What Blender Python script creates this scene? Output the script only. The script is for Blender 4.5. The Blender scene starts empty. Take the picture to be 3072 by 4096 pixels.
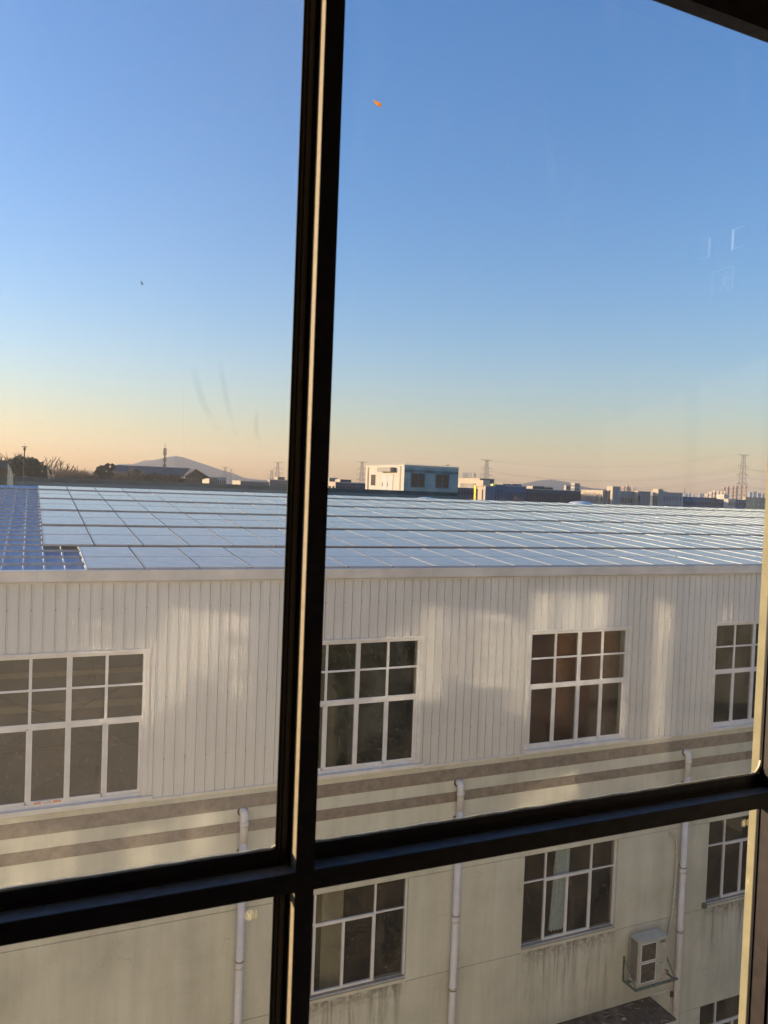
import bpy, math, random
from mathutils import Vector, Matrix
R = math.radians
SC = bpy.context.scene
COL = SC.collection
H = 18.7                      # height of the eye above the ground; all coordinates below are given from the eye

# ------------------------------------------------------------------ camera
F, YAW, PITCH, ROLL = 3174.0, R(24.116), R(-1.693), R(2.170)
fwd = Vector((math.sin(YAW)*math.cos(PITCH), math.cos(YAW)*math.cos(PITCH), math.sin(PITCH)))
rt0 = Vector((math.cos(YAW), -math.sin(YAW), 0)); up0 = rt0.cross(fwd)
rt = rt0*math.cos(ROLL)+up0*math.sin(ROLL); up = up0*math.cos(ROLL)-rt0*math.sin(ROLL)
cd = bpy.data.cameras.new('camera'); cam = bpy.data.objects.new('camera', cd); COL.objects.link(cam)
cd.sensor_fit = 'VERTICAL'; cd.sensor_height = 36.0; cd.lens = 36.0*F/4096
cd.clip_start = 0.05; cd.clip_end = 20000
M = Matrix((rt, up, -fwd)).transposed().to_4x4(); M.translation = Vector((0, 0, H)); cam.matrix_world = M
cd.dof.use_dof = True; cd.dof.focus_distance = 18.0; cd.dof.aperture_fstop = 9.0
SC.camera = cam

# ------------------------------------------------------------------ sky, sun, exposure
SUN_AZ, SUN_EL = R(-56), R(7.5)       # from +Y towards +X
W = bpy.data.worlds.new("World"); SC.world = W; W.use_nodes = True
nt = W.node_tree; bg = nt.nodes['Background']
sky = nt.nodes.new('ShaderNodeTexSky'); sky.sky_type = 'NISHITA'; sky.sun_disc = False
sky.sun_elevation = SUN_EL; sky.sun_rotation = SUN_AZ
sky.air_density = 1.4; sky.dust_density = 0.5; sky.ozone_density = 4.0; sky.altitude = 0
wb = nt.nodes.new('ShaderNodeMix'); wb.data_type = 'RGBA'; wb.blend_type = 'MULTIPLY'; wb.inputs[0].default_value = 1; wb.inputs[7].default_value = (1.16, .965, 1.14, 1)
hs = nt.nodes.new('ShaderNodeHueSaturation'); hs.inputs['Saturation'].default_value = 1.13; nt.links.new(sky.outputs[0], hs.inputs['Color'])
nt.links.new(hs.outputs[0], wb.inputs[6]); nt.links.new(wb.outputs[2], bg.inputs[0]); bg.inputs[1].default_value = 0.13
sl = bpy.data.lights.new('sun', 'SUN'); sun = bpy.data.objects.new('sun', sl); COL.objects.link(sun)
sl.energy = 3.2; sl.angle = R(0.5); sl.color = (1.0, 0.79, 0.53)
tosun = Vector((math.sin(SUN_AZ)*math.cos(SUN_EL), math.cos(SUN_AZ)*math.cos(SUN_EL), math.sin(SUN_EL)))
sun.rotation_euler = tosun.to_track_quat('Z', 'Y').to_euler(); sun.location = (-30, 20, H+30)
SC.view_settings.view_transform = 'Standard'; SC.view_settings.look = 'None'
SC.view_settings.exposure = 1.36; SC.view_settings.gamma = 1.0
SC.render.engine = 'CYCLES'
SC.cycles.use_denoising = True
SC.cycles.max_bounces = 10; SC.cycles.transparent_max_bounces = 24; SC.cycles.glossy_bounces = 5
SC.cycles.blur_glossy = 0.0; SC.cycles.caustics_reflective = True; SC.cycles.diffuse_bounces = 4; SC.cycles.volume_bounces = 0
SC.cycles.sample_clamp_indirect = 0.0
SC.cycles.use_guiding = True; SC.cycles.use_surface_guiding = True; SC.cycles.use_volume_guiding = False; SC.cycles.guiding_training_samples = 64
SC.cycles.use_adaptive_sampling = True; SC.cycles.adaptive_threshold = 0.015; SC.cycles.adaptive_min_samples = 48

# ------------------------------------------------------------------ helpers
def ray(px, py): return fwd + rt*((px-1536)/F) - up*((py-2048)/F)
def at(px, py, Y):                   # the point at depth Y (metres along +Y) seen at a pixel of the photograph
    d = ray(px, py); return d*(Y/d.y)
def atX(px, py, X):
    d = ray(px, py); return d*(X/d.x)

class MB:
    def __init__(s): s.v = []; s.f = []; s.m = []; s.mi = 0
    def add(s, vs, fs):
        n = len(s.v); s.v += [tuple(p) for p in vs]; s.f += [tuple(i+n for i in f) for f in fs]; s.m += [s.mi]*len(fs); return s
    def box(s, x0, x1, y0, y1, z0, z1):
        x0, x1 = min(x0, x1), max(x0, x1); y0, y1 = min(y0, y1), max(y0, y1); z0, z1 = min(z0, z1), max(z0, z1)
        return s.add([(x0,y0,z0),(x1,y0,z0),(x1,y1,z0),(x0,y1,z0),(x0,y0,z1),(x1,y0,z1),(x1,y1,z1),(x0,y1,z1)],
                     [(0,3,2,1),(4,5,6,7),(0,1,5,4),(1,2,6,5),(2,3,7,6),(3,0,4,7)])
    def bar(s, a, b, r, n=4, r2=None):
        a = Vector(a); b = Vector(b); d = b-a
        if d.length < 1e-9: return s
        d.normalize(); u = d.cross(Vector((0,0,1)) if abs(d.z) < .9 else Vector((1,0,0))).normalized(); w = d.cross(u)
        r2 = r if r2 is None else r2; vs = []
        for p, q in ((a, r), (b, r2)):
            for i in range(n):
                t = 2*math.pi*(i+.5)/n; vs.append(p+(u*math.cos(t)+w*math.sin(t))*q)
        fs = [(i, (i+1) % n, n+(i+1) % n, n+i) for i in range(n)]+[tuple(range(n-1, -1, -1)), tuple(range(n, 2*n))]
        return s.add(vs, fs)
    def tube(s, pts, r, n=12):
        pts = [Vector(p) for p in pts]; vs = []; ref = None; rr = r if isinstance(r, (list, tuple)) else [r]*len(pts)
        for i, p in enumerate(pts):
            d = (pts[min(i+1, len(pts)-1)]-pts[max(i-1, 0)]).normalized()
            if ref is None: ref = d.cross(Vector((0,0,1)) if abs(d.z) < .9 else Vector((1,0,0))).normalized()
            ref = (ref-d*ref.dot(d)).normalized(); w = d.cross(ref)
            for k in range(n):
                t = 2*math.pi*k/n; vs.append(p+(ref*math.cos(t)+w*math.sin(t))*rr[i])
        fs = []
        for i in range(len(pts)-1):
            for k in range(n): fs.append((i*n+k, i*n+(k+1) % n, (i+1)*n+(k+1) % n, (i+1)*n+k))
        fs += [tuple(range(n-1, -1, -1)), tuple(range((len(pts)-1)*n, len(pts)*n))]
        return s.add(vs, fs)
    def quad(s, a, b, c, d): return s.add([a, b, c, d], [(0,1,2,3)])
    def prism(s, poly, axis, a, b):  # poly: 2D points, extruded along axis from a to b
        n = len(poly)
        def P(p, t): return (t, p[0], p[1]) if axis == 'x' else ((p[0], t, p[1]) if axis == 'y' else (p[0], p[1], t))
        return s.add([P(p, a) for p in poly]+[P(p, b) for p in poly], [(i, (i+1) % n, n+(i+1) % n, n+i) for i in range(n)]+[tuple(range(n-1,-1,-1)), tuple(range(n, 2*n))])
    def build(s, name, mat, parent=None, origin=None, smooth=False, bevel=0):
        po = Vector(parent['_o']) if parent is not None else Vector((0,0,0))
        if origin is None: o = po.copy() if parent is not None else Vector((0,0,-H))
        else: o = Vector(origin)
        me = bpy.data.meshes.new(name); me.from_pydata([tuple(Vector(p)-o) for p in s.v], [], s.f)
        mats = mat if isinstance(mat, (list, tuple)) else [mat]
        for m in mats: me.materials.append(m)
        if len(mats) > 1:
            for p, i in zip(me.polygons, s.m): p.material_index = i
        if smooth:
            for p in me.polygons: p.use_smooth = True
        me.update()
        ob = bpy.data.objects.new(name, me); COL.objects.link(ob)
        if parent is not None: ob.parent = parent; ob.location = o-po
        else: ob.location = o+Vector((0,0,H))
        ob['_o'] = tuple(o)
        if bevel:
            b = ob.modifiers.new('bevel', 'BEVEL'); b.width = bevel; b.segments = 2; b.limit_method = 'ANGLE'
        if smooth:
            try: me.shade_auto_smooth() if hasattr(me, 'shade_auto_smooth') else None
            except Exception: pass
        return ob

def tag(o, label=None, cat=None, group=None, kind=None):
    if label: o['label'] = label
    if cat: o['category'] = cat
    if group: o['group'] = group
    if kind: o['kind'] = kind
    return o
def empty(name, loc, label, cat, group=None, kind=None):
    o = bpy.data.objects.new(name, None); COL.objects.link(o); o.empty_display_size = .2
    o.location = Vector(loc)+Vector((0,0,H)); o['_o'] = tuple(loc)
    return tag(o, label, cat, group, kind)
def copy_tree(o, parent=None):
    c = o.copy(); COL.objects.link(c); c.parent = parent
    for ch in [x for x in KIDS.get(o.name, [])]: copy_tree(ch, c)
    return c
KIDS = {}

# ------------------------------------------------------------------ materials
class NT:
    def __init__(s, name):
        s.mat = bpy.data.materials.new(name); s.mat.use_nodes = True; s.t = s.mat.node_tree; s.n = s.t.nodes
        s.out = [x for x in s.n if x.type == 'OUTPUT_MATERIAL'][0]; s.bs = [x for x in s.n if x.type == 'BSDF_PRINCIPLED'][0]
        s.co = s.n.new('ShaderNodeTexCoord').outputs['Object']
    def link(s, a, b): s.t.links.new(a, b)
    def new(s, k, **kw):
        x = s.n.new(k)
        for a, v in kw.items(): setattr(x, a, v)
        return x
    def mapped(s, scale=(1,1,1), loc=(0,0,0), src=None):
        m = s.new('ShaderNodeMapping'); m.inputs['Scale'].default_value = scale; m.inputs['Location'].default_value = loc
        s.link(src or s.co, m.inputs[0]); return m.outputs[0]
    def noise(s, sc, det=4, rough=.55, v=None, dist=0):
        x = s.new('ShaderNodeTexNoise'); x.inputs['Scale'].default_value = sc; x.inputs['Detail'].default_value = det
        x.inputs['Roughness'].default_value = rough; x.inputs['Distortion'].default_value = dist
        s.link(v or s.co, x.inputs['Vector']); return x.outputs['Fac']
    def vor(s, sc, feat='F1', v=None, out='Distance', rnd=1):
        x = s.new('ShaderNodeTexVoronoi', feature=feat); x.inputs['Scale'].default_value = sc; x.inputs['Randomness'].default_value = rnd
        s.link(v or s.co, x.inputs['Vector']); return x.outputs[out]
    def ramp(s, fac, stops):
        r = s.new('ShaderNodeValToRGB'); e = r.color_ramp.elements
        while len(e) < len(stops): e.new(.5)
        for i, (p, c) in enumerate(stops):
            e[i].position = p; c = (c, c, c) if not isinstance(c, (tuple, list)) else c
            e[i].color = (*c, 1)
        s.link(fac, r.inputs[0]); return r.outputs[0]
    def mix(s, a, b, fac, mode='MIX'):
        m = s.new('ShaderNodeMix', data_type='RGBA', blend_type=mode)
        for v, i in ((fac, 0), (a, 6), (b, 7)):
            if isinstance(v, (int, float)): m.inputs[i].default_value = v if i == 0 else (v, v, v, 1)
            elif isinstance(v, tuple): m.inputs[i].default_value = (*v, 1)
            else: s.link(v, m.inputs[i])
        return m.outputs[2]
    def math(s, op, a, b=0.0, c=None):
        m = s.new('ShaderNodeMath', operation=op)
        for i, v in enumerate((a, b) if c is None else (a, b, c)):
            if isinstance(v, (int, float)): m.inputs[i].default_value = v
            else: s.link(v, m.inputs[i])
        return m.outputs[0]
    def set(s, base=None, rough=None, metal=None, spec=None, bump=None, bs=.3, bd=.01):
        for v, k in ((base, 'Base Color'), (rough, 'Roughness'), (metal, 'Metallic'), (spec, 'Specular IOR Level')):
            if v is None: continue
            if isinstance(v, (int, float)): s.bs.inputs[k].default_value = v
            elif isinstance(v, tuple): s.bs.inputs[k].default_value = (*v, 1)
            else: s.link(v, s.bs.inputs[k])
        if bump is not None:
            b = s.new('ShaderNodeBump'); b.inputs['Strength'].default_value = bs; b.inputs['Distance'].default_value = bd
            s.link(bump, b.inputs['Height']); s.link(b.outputs[0], s.bs.inputs['Normal'])
        return s.mat

def simple(name, col, rough=.6, metal=0, var=.12, sc=6, spec=None, bump=0):
    n = NT(name); f = n.noise(sc, 5)
    c2 = tuple(x*(1-var*1.6) for x in col); c1 = tuple(min(1, x*(1+var)) for x in col)
    base = n.ramp(f, [(.3, c2), (.7, c1)])
    r = n.math('ADD', n.math('MULTIPLY', n.noise(sc*2.3, 3), .2), rough-.1)
    return n.set(base, r, metal, spec, bump=n.noise(sc*8, 3) if bump else None, bs=bump)

MT = {}
MT['frame_dark'] = simple('dark_bronze_aluminium', (.030,.022,.020), .45, .0, .25, 30, .35)
n_ = NT('bronze_top_painted_sheen'); MT['frame_top_sheen'] = n_.set(n_.ramp(n_.noise(40, 4), [(.3, (.15,.155,.16)), (.7, (.23,.235,.245))]), .42, .0, .6)  # lighter grey paints the skylight seen on the transom top
_n = NT('worn_dark_bronze'); _b = _n.ramp(_n.noise(25, 5), [(.3, (.022,.016,.015)), (.7, (.038,.028,.026))]); _d = _n.ramp(_n.noise(260, 3, .7), [(.64, 0), (.72, .35)]); _b = _n.mix(_b, (.30,.26,.21), _n.math('MULTIPLY', _d, _n.ramp(_n.noise(7, 3), [(.45, 0), (.65, 1)]))); MT['frame_dark'] = _n.set(_b, _n.math('ADD', .30, _n.math('MULTIPLY', _n.noise(30, 4), .35)), 0, .4)
MT['frame_side_sunlit'] = simple('bronze_side_painted_sun', (.38,.31,.20), .5, 0, .12, 60)  # pale cream paints the low sun onto the mullion's left side
MT['gasket'] = simple('black_rubber_gasket', (.012,.014,.012), .55, 0, .3, 60)
MT['sealant'] = simple('cream_sealant', (.75,.66,.45), .6, 0, .15, 50)
MT['reveal'] = simple('painted_reveal', (.29,.26,.15), .8, 0, .10, 14, bump=.2)
MT['outer'] = simple('pale_outer_wall', (.70,.645,.52), .8, 0, .10, 2)
MT['white_frame'] = simple('white_pvc', (.66,.66,.66), .4, 0, .07, 3)
MT['sill'] = simple('painted_sill', (.64,.63,.60), .5, 0, .08, 3)
MT['fascia'] = simple('galvanised_fascia', (.56,.55,.54), .42, .25, .10, 2)
MT['pipe'] = None
MT['rail'] = simple('galvanised_rail', (.40,.40,.40), .5, .3, .15, 9)
MT['dark_hole'] = simple('dark_collar', (.07,.05,.035), .9, 0, .3, 20)
MT['rust'] = simple('rusty_bracket', (.20,.11,.05), .85, 0, .35, 30)
MT['interior'] = simple('room_plaster', (.34,.33,.30), .9, 0, .06, 1)
MT['room_floor'] = simple('room_tiles', (.30,.28,.25), .5, 0, .1, 3)
MT['white_metal'] = simple('white_enamel', (.43,.435,.38), .45, 0, .10, 5)
MT['dark_grille'] = None
MT['steel_green'] = simple('weathered_bracket', (.13,.17,.15), .6, .2, .3, 12)

def m_wall():
    n = NT('cream_green_render')
    base = n.ramp(n.noise(.55, 6, .6), [(.28, (.43,.43,.36)), (.5, (.55,.55,.465)), (.72, (.63,.63,.545))])
    # general fine mottling and faint vertical runs
    run = n.noise(3.0, 4, .6, n.mapped((1, 1, .08)))
    base = n.mix(base, n.ramp(run, [(.35, .80), (.6, 1.0)]), .55, 'MULTIPLY')
    sp = n.ramp(n.noise(22, 3), [(.30, .86), (.42, 1.0)])
    base = n.mix(base, sp, .8, 'MULTIPLY')
    # stains under the lower windows: band just below the sill, in window columns
    sx = n.new('ShaderNodeSeparateXYZ'); n.link(n.co, sx.inputs[0]); X, Z = sx.outputs[0], sx.outputs[2]
    zr = n.math('SUBTRACT', Z, H-10.95)            # 0 at the sill line, negative below
    band = n.ramp(n.math('MULTIPLY', zr, -1/2.4), [(0.0, 0.0), (.012, 1.0), (.2, .75), (.55, .4), (1.0, 0)])
    ph = n.math('ABSOLUTE', n.math('SUBTRACT', n.math('FRACT', n.math('MULTIPLY', n.math('SUBTRACT', X, 6.46-10-5.9/2), 1/5.9)), .5))
    colm = n.ramp(ph, [(.0, 1), (.20, 1), (.262, 0)])
    strk = n.ramp(n.noise(1.0, 6, .75, n.mapped((5.5, 1, .35)), .4), [(.47, 0), (.62, 1)])
    st = n.math('MULTIPLY', n.math('MULTIPLY', band, colm), strk)
    ct = n.math('MULTIPLY', n.ramp(n.math('MULTIPLY', zr, -1/.35), [(0, 0), (.04, 1), (1, 0)]), colm)
    base = n.mix(base, (.20,.185,.15), n.math('MULTIPLY', st, .95))
    base = n.mix(base, (.20,.18,.14), n.math('MULTIPLY', ct, n.ramp(n.noise(9, 5), [(.4, .15), (.6, .95)])))
    # hairline cracks
    nn = n.new('ShaderNodeTexNoise'); nn.inputs['Scale'].default_value = 2.6; nn.inputs['Detail'].default_value = 5; n.link(n.co, nn.inputs['Vector']); wv = n.mix(n.co, nn.outputs['Color'], .9, 'ADD')
    cr = n.ramp(n.vor(1.3, 'DISTANCE_TO_EDGE', n.mapped((1, 1, .7), src=wv)), [(0, 1), (.006, 0)])
    cm = n.ramp(n.noise(.8, 2), [(.56, 0), (.64, 1)])
    base = n.mix(base, (.17,.16,.13), n.math('MULTIPLY', n.math('MULTIPLY', cr, cm), .75))
    return n.set(base, .88, bump=n.noise(40, 4), bs=.25, bd=.01)
MT['wall'] = m_wall()

def m_cladding():
    n = NT('white_ribbed_sheet')
    base = n.ramp(n.noise(.8, 4), [(.3, (.60,.60,.57)), (.7, (.67,.67,.64))])
    sx0 = n.new('ShaderNodeSeparateXYZ'); n.link(n.co, sx0.inputs[0]); wn_ = n.new('ShaderNodeTexWhiteNoise', noise_dimensions='1D'); n.link(n.math('FLOOR', n.math('ADD', n.math('MULTIPLY', sx0.outputs[0], 1.0), .43)), wn_.inputs['W'])
    base = n.mix(base, n.ramp(wn_.outputs[0], [(0, .90), (1, 1.0)]), 1.0, 'MULTIPLY')
    run = n.ramp(n.noise(5.0, 4, .6, n.mapped((1, 1, .05))), [(.3, .86), (.6, 1)])
    base = n.mix(base, run, .35, 'MULTIPLY')
    sx = n.new('ShaderNodeSeparateXYZ'); n.link(n.co, sx.inputs[0])
    zr = n.math('SUBTRACT', H-1.93, sx.outputs[2]); ev = n.ramp(zr, [(0, 1), (.25, .35), (.9, 0)])
    rr = n.ramp(n.noise(1.0, 5, .7, n.mapped((9, 1, .3))), [(.48, 0), (.66, 1)])
    base = n.mix(base, (.40,.35,.27), n.math('MULTIPLY', n.math('MULTIPLY', ev, rr), .5))
    sp = n.ramp(n.vor(5.5), [(0, .7), (.035, 1)])
    base = n.mix(base, sp, .6, 'MULTIPLY')
    return n.set(base, .45, 0.0, .4)
MT['cladding'] = m_cladding()

def m_stripe():
    n = NT('brown_stone_band')
    base = n.ramp(n.noise(5, 7, .7), [(.3, (.16,.135,.105)), (.5, (.23,.195,.155)), (.7, (.29,.25,.20))])
    sp = n.ramp(n.vor(9), [(0, 1), (.06, 0)])
    base = n.mix(base, (.42,.37,.28), n.math('MULTIPLY', sp, n.ramp(n.noise(2, 3), [(.45, 0), (.6, .8)])))
    return n.set(base, .8)
MT['stripe'] = m_stripe()

def m_pipe():
    n = NT('white_plastic_pipe')
    base = n.ramp(n.noise(3, 4), [(.3, (.56,.54,.52)), (.7, (.68,.66,.65))])
    rs = n.ramp(n.noise(3.0, 5, .7, n.mapped((5, 5, .25))), [(.60, 0), (.70, 1)])
    base = n.mix(base, (.40,.24,.13), n.math('MULTIPLY', rs, .6))
    return n.set(base, .35)
MT['pipe'] = m_pipe()

def m_grille():
    n = NT('dusty_fan_mesh')
    w = n.new('ShaderNodeTexWave', wave_type='RINGS', rings_direction='Y'); w.inputs['Scale'].default_value = 14
    n.link(n.co, w.inputs[0])
    base = n.ramp(n.noise(14, 5, .7), [(.35, (.05,.04,.035)), (.65, (.13,.11,.09))])
    return n.set(base, .8)
MT['dark_grille'] = m_grille()

def facade_glass(name, tint=(.62,.62,.58), dirt=.09, dcol=(.36,.30,.20), rgh=.0, speck=.5, f0=.04):
    n = NT(name); n.n.remove(n.bs)
    geo = n.new('ShaderNodeNewGeometry')
    vd = n.new('ShaderNodeVectorMath', operation='DOT_PRODUCT'); n.link(geo.outputs['Normal'], vd.inputs[0]); n.link(geo.outputs['Incoming'], vd.inputs[1])
    ca = n.math('ABSOLUTE', vd.outputs['Value'])
    fr = n.math('ADD', f0, n.math('MULTIPLY', 1-f0, n.math('POWER', n.math('SUBTRACT', 1.0, ca), 5.0)))
    gl = n.new('ShaderNodeBsdfGlossy'); gl.inputs['Roughness'].default_value = rgh
    if speck:
        bp = n.new('ShaderNodeBump'); bp.inputs['Strength'].default_value = .35; bp.inputs['Distance'].default_value = .012; n.link(n.noise(1.6, 2, .4), bp.inputs['Height']); n.link(bp.outputs[0], gl.inputs['Normal'])
    gl.inputs['Color'].default_value = (.95,.95,.95,1)
    tr = n.new('ShaderNodeBsdfTransparent'); tr.inputs['Color'].default_value = (*tint, 1)
    m1 = n.new('ShaderNodeMixShader'); n.link(fr, m1.inputs[0]); n.link(tr.outputs[0], m1.inputs[1]); n.link(gl.outputs[0], m1.inputs[2])
    di = n.new('ShaderNodeBsdfDiffuse'); di.inputs['Color'].default_value = (*dcol, 1)
    blot = n.ramp(n.noise(1.3, 6, .7), [(.35, .15), (.7, 1.6)])
    d = n.math('MULTIPLY', blot, dirt)
    if speck:
        v = n.mapped((1, 1, .75))
        sp = n.ramp(n.vor(13, v=v), [(0, 1), (.14, 1), (.24, 0)])
        msk = n.ramp(n.noise(7, 4, .7), [(.38, .4), (.55, 1)])
        sp2 = n.ramp(n.vor(11, v=n.mapped((1, 1, .6), (3, 1, 2))), [(0, 1), (.10, 1), (.15, 0)])
        d = n.math('ADD', d, n.math('MULTIPLY', n.math('MAXIMUM', n.math('MULTIPLY', sp, msk), n.math('MULTIPLY', sp2, .7)), speck))
    m2 = n.new('ShaderNodeMixShader'); n.link(d, m2.inputs[0]); n.link(m1.outputs[0], m2.inputs[1]); n.link(di.outputs[0], m2.inputs[2])
    n.link(m2.outputs[0], n.out.inputs['Surface']); return n.mat
MT['pane'] = facade_glass('dusty_factory_glass', speck=.42)
MT['mirror_pane'] = facade_glass('office_sun_mirror_glass', (.25,.3,.3), .0, rgh=.05, speck=0, f0=.62)

def room_glass(name, f0_, f1_):
    n = NT(name); n.n.remove(n.bs)
    geo = n.new('ShaderNodeNewGeometry')
    vd = n.new('ShaderNodeVectorMath', operation='DOT_PRODUCT'); n.link(geo.outputs['Normal'], vd.inputs[0]); n.link(geo.outputs['Incoming'], vd.inputs[1])
    ca = n.math('ABSOLUTE', vd.outputs['Value'])
    fr = n.math('ADD', .05, n.math('MULTIPLY', .95, n.math('POWER', n.math('SUBTRACT', 1.0, ca), 5.0)))
    gl = n.new('ShaderNodeBsdfGlossy'); gl.inputs['Roughness'].default_value = 0
    tr = n.new('ShaderNodeBsdfTransparent'); tr.inputs['Color'].default_value = (.985,.99,.985,1)
    m1 = n.new('ShaderNodeMixShader'); n.link(fr, m1.inputs[0]); n.link(tr.outputs[0], m1.inputs[1]); n.link(gl.outputs[0], m1.inputs[2])
    tl = n.new('ShaderNodeBsdfTranslucent'); tl.inputs['Color'].default_value = (.75,.73,.70,1)
    film = n.ramp(n.noise(2.2, 3, .5, n.mapped((1, 1, .45)), .6), [(.3, f0_), (.7, f1_)])
    smear = n.ramp(n.noise(3.5, 2, .4, n.mapped((3.2, 1, .7), (1, 0, 4)), 1.2), [(.62, 0), (.70, .012), (.80, .0)])
    sp = n.ramp(n.vor(38, v=n.mapped((1, 1, .9))), [(0, .22), (.035, .22), (.06, 0)])
    spm = n.ramp(n.noise(5, 2), [(.5, 0), (.62, 1)])
    d = n.math('ADD', n.math('ADD', film, smear), n.math('MULTIPLY', sp, spm))
    m2 = n.new('ShaderNodeMixShader'); n.link(d, m2.inputs[0]); n.link(m1.outputs[0], m2.inputs[1]); n.link(tl.outputs[0], m2.inputs[2])
    n.link(m2.outputs[0], n.out.inputs['Surface']); return n.mat
MT['room_glass'] = room_glass('dusty_room_glass', .002, .008); MT['room_glass_dusty'] = room_glass('very_dusty_room_glass', .032, .052)

def m_panel():
    n = NT('solar_glass')
    oi = n.new('ShaderNodeObjectInfo')
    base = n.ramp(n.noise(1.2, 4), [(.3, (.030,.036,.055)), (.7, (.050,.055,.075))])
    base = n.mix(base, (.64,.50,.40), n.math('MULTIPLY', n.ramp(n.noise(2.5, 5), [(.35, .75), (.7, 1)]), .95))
    rg = n.math('ADD', .05, n.math('MULTIPLY', oi.outputs['Random'], .08))
    n.bs.inputs['Specular Tint'].default_value = (1, .84, .72, 1)
    return n.set(base, rg, 0, .16)
MT['solar'] = m_panel()
MT['solar_frame'] = simple('anodised_frame', (.42,.41,.39), .45, .6, .05, 20)
def m_blue():
    n = NT('blue_sheet_roof')
    base = n.ramp(n.noise(2.5, 6, .7), [(.3, (.09,.20,.36)), (.55, (.14,.27,.43)), (.75, (.28,.37,.46))])
    st = n.ramp(n.noise(1.6, 5, .6, n.mapped((3, .5, 1))), [(.5, 0), (.7, .6)])
    return n.set(n.mix(base, (.40,.43,.47), st), .42, 0, .5)
MT['blue'] = m_blue()
MT['blue_pale'] = simple('pale_blue_rib', (.42,.48,.58), .5, 0, .2, 4)
def leaf(name, col, var=.45):
    n = NT(name); base = n.ramp(n.noise(.6, 3), [(.3, tuple(c*(1-var) for c in col)), (.7, tuple(c*(1+var) for c in col))])
    return n.set(base, .8)
MT['leaf_dark'] = leaf('evergreen_leaves', (.050,.055,.028))
MT['leaf_brown'] = leaf('dry_winter_twigs', (.16,.095,.060))
MT['bark'] = simple('bark', (.14,.105,.08), .9, 0, .25, 2)
MT['ground'] = simple('concrete_ground', (.22,.21,.19), .9, 0, .25, .05)
MT['hill'] = simple('wooded_hill', (.022,.032,.042), .95, 0, .35, .004)
def bm(name, col, sc=.15): return simple(name, col, .85, 0, .08, sc)
MT['b_cream'] = bm('cream_sunlit_stucco', (.50,.40,.29)); MT['b_white'] = bm('white_stucco', (.52,.46,.37))
MT['b_grey'] = bm('grey_stucco', (.24,.25,.26)); MT['b_dark'] = bm('dark_shaded_facade', (.105,.105,.11))  # dark and grey block fronts carry their shade in the colour
MT['b_blue'] = bm('blue_steel_facade', (.10,.14,.21)); MT['b_pink'] = bm('pink_tower_render', (.34,.24,.19), .02)
MT['b_tan'] = bm('tan_shed_wall', (.40,.33,.22)); MT['b_pale'] = bm('pale_tower_render', (.30,.30,.32), .02)
MT['b_teal'] = simple('weathered_teal_render', (.15,.185,.18), .85, 0, .18, .5)
MT['b_teal_dark'] = simple('dark_stone_band', (.065,.085,.08), .85, 0, .25, .8)
MT['b_win'] = simple('dark_window', (.03,.034,.045), .15, 0, .3, .5)
MT['b_litwin'] = simple('pale_lit_window', (.85,.80,.62), .4, 0, .1, .5)  # pale colour stands in for the lit look of these windows
MT['sun_glint'] = simple('sun_glint_yellow', (.95,.75,.12), .25, .9, .1, 1)  # bright yellow paints sun glints into the colour
MT['tile'] = simple('brown_roof_tiles', (.10,.075,.062), .8, 0, .25, .8)
MT['wood'] = simple('brown_timber', (.22,.14,.09), .75, 0, .25, .6)
MT['pylon'] = simple('lattice_steel', (.11,.11,.12), .6, .1, .1, 1)
MT['debris'] = simple('dirty_canopy_top', (.085,.062,.045), .95, 0, .45, 5, bump=.6)

# ================================================================== SETTING
m = MB(); m.box(-3000, 9000, -300, 9000, -H-.5, -H); g = m.build('ground', MT['ground']); tag(g, kind='structure')

def hill(name, pts, Y, depth):
    m = MB(); n = len(pts)
    rows = [(-1.0, 0.0), (-.55, .55), (-.2, .92), (0, 1), (.4, .8), (1.0, 0)]
    V = []
    rnd = random.Random(5)
    for dy, k in rows:
        for (px, py) in pts:
            p = at(px, py, Y); hz = (p.z+H)
            V.append((p.x+dy*depth*.1, Y+dy*depth, -H-5+(hz+5)*k*(1 if k == 1 else rnd.uniform(.93, 1.03))))
    fs = []
    for r_ in range(len(rows)-1):
        for i in range(n-1): fs.append((r_*n+i, r_*n+i+1, (r_+1)*n+i+1, (r_+1)*n+i))
    m.add(V, fs); o = m.build(name, MT['hill'], smooth=True); tag(o, kind='structure'); return o
hill('hill', [(395,1925),(440,1868),(480,1856),(535,1856),(575,1842),(612,1840),(645,1834),(665,1828),(685,1826),(704,1823),(716,1826),(728,1827),(755,1836),(798,1850),(845,1866),(885,1880),(924,1891),(970,1910),(1018,1917),(1075,1921),(1130,1925),(1200,1950)], 3600, 500)
hill('hill', [(2090,1990),(2108,1952),(2120,1938),(2135,1928),(2150,1922),(2178,1919),(2206,1918),(2235,1923),(2262,1931),(2290,1939),(2322,1944),(2360,1952),(2420,1956),(2460,1950),(2520,1965),(2600,2000)], 3400, 400)

# ================================================================== FACTORY ACROSS THE YARD
D = 15.5; T4 = math.tan(R(4.0))
def roofz(y): return -1.70+T4*(y-15.5)
XL, XR = -9.0, 46.0
fac = empty('factory_building', (10, D, -H), 'long factory with white ribbed cladding over cream rendered wall and brown stripes', 'building')
UW = [(-1.86, 2.05), (5.06, 7.88), (10.88, 13.69), (16.74, 19.56), (22.60, 25.42), (28.45, 31.27)]     # upper windows
LW = [(5.03, 7.89), (10.95, 13.77), (16.84, 19.66), (22.70, 25.52)]                                      # lower windows
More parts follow.
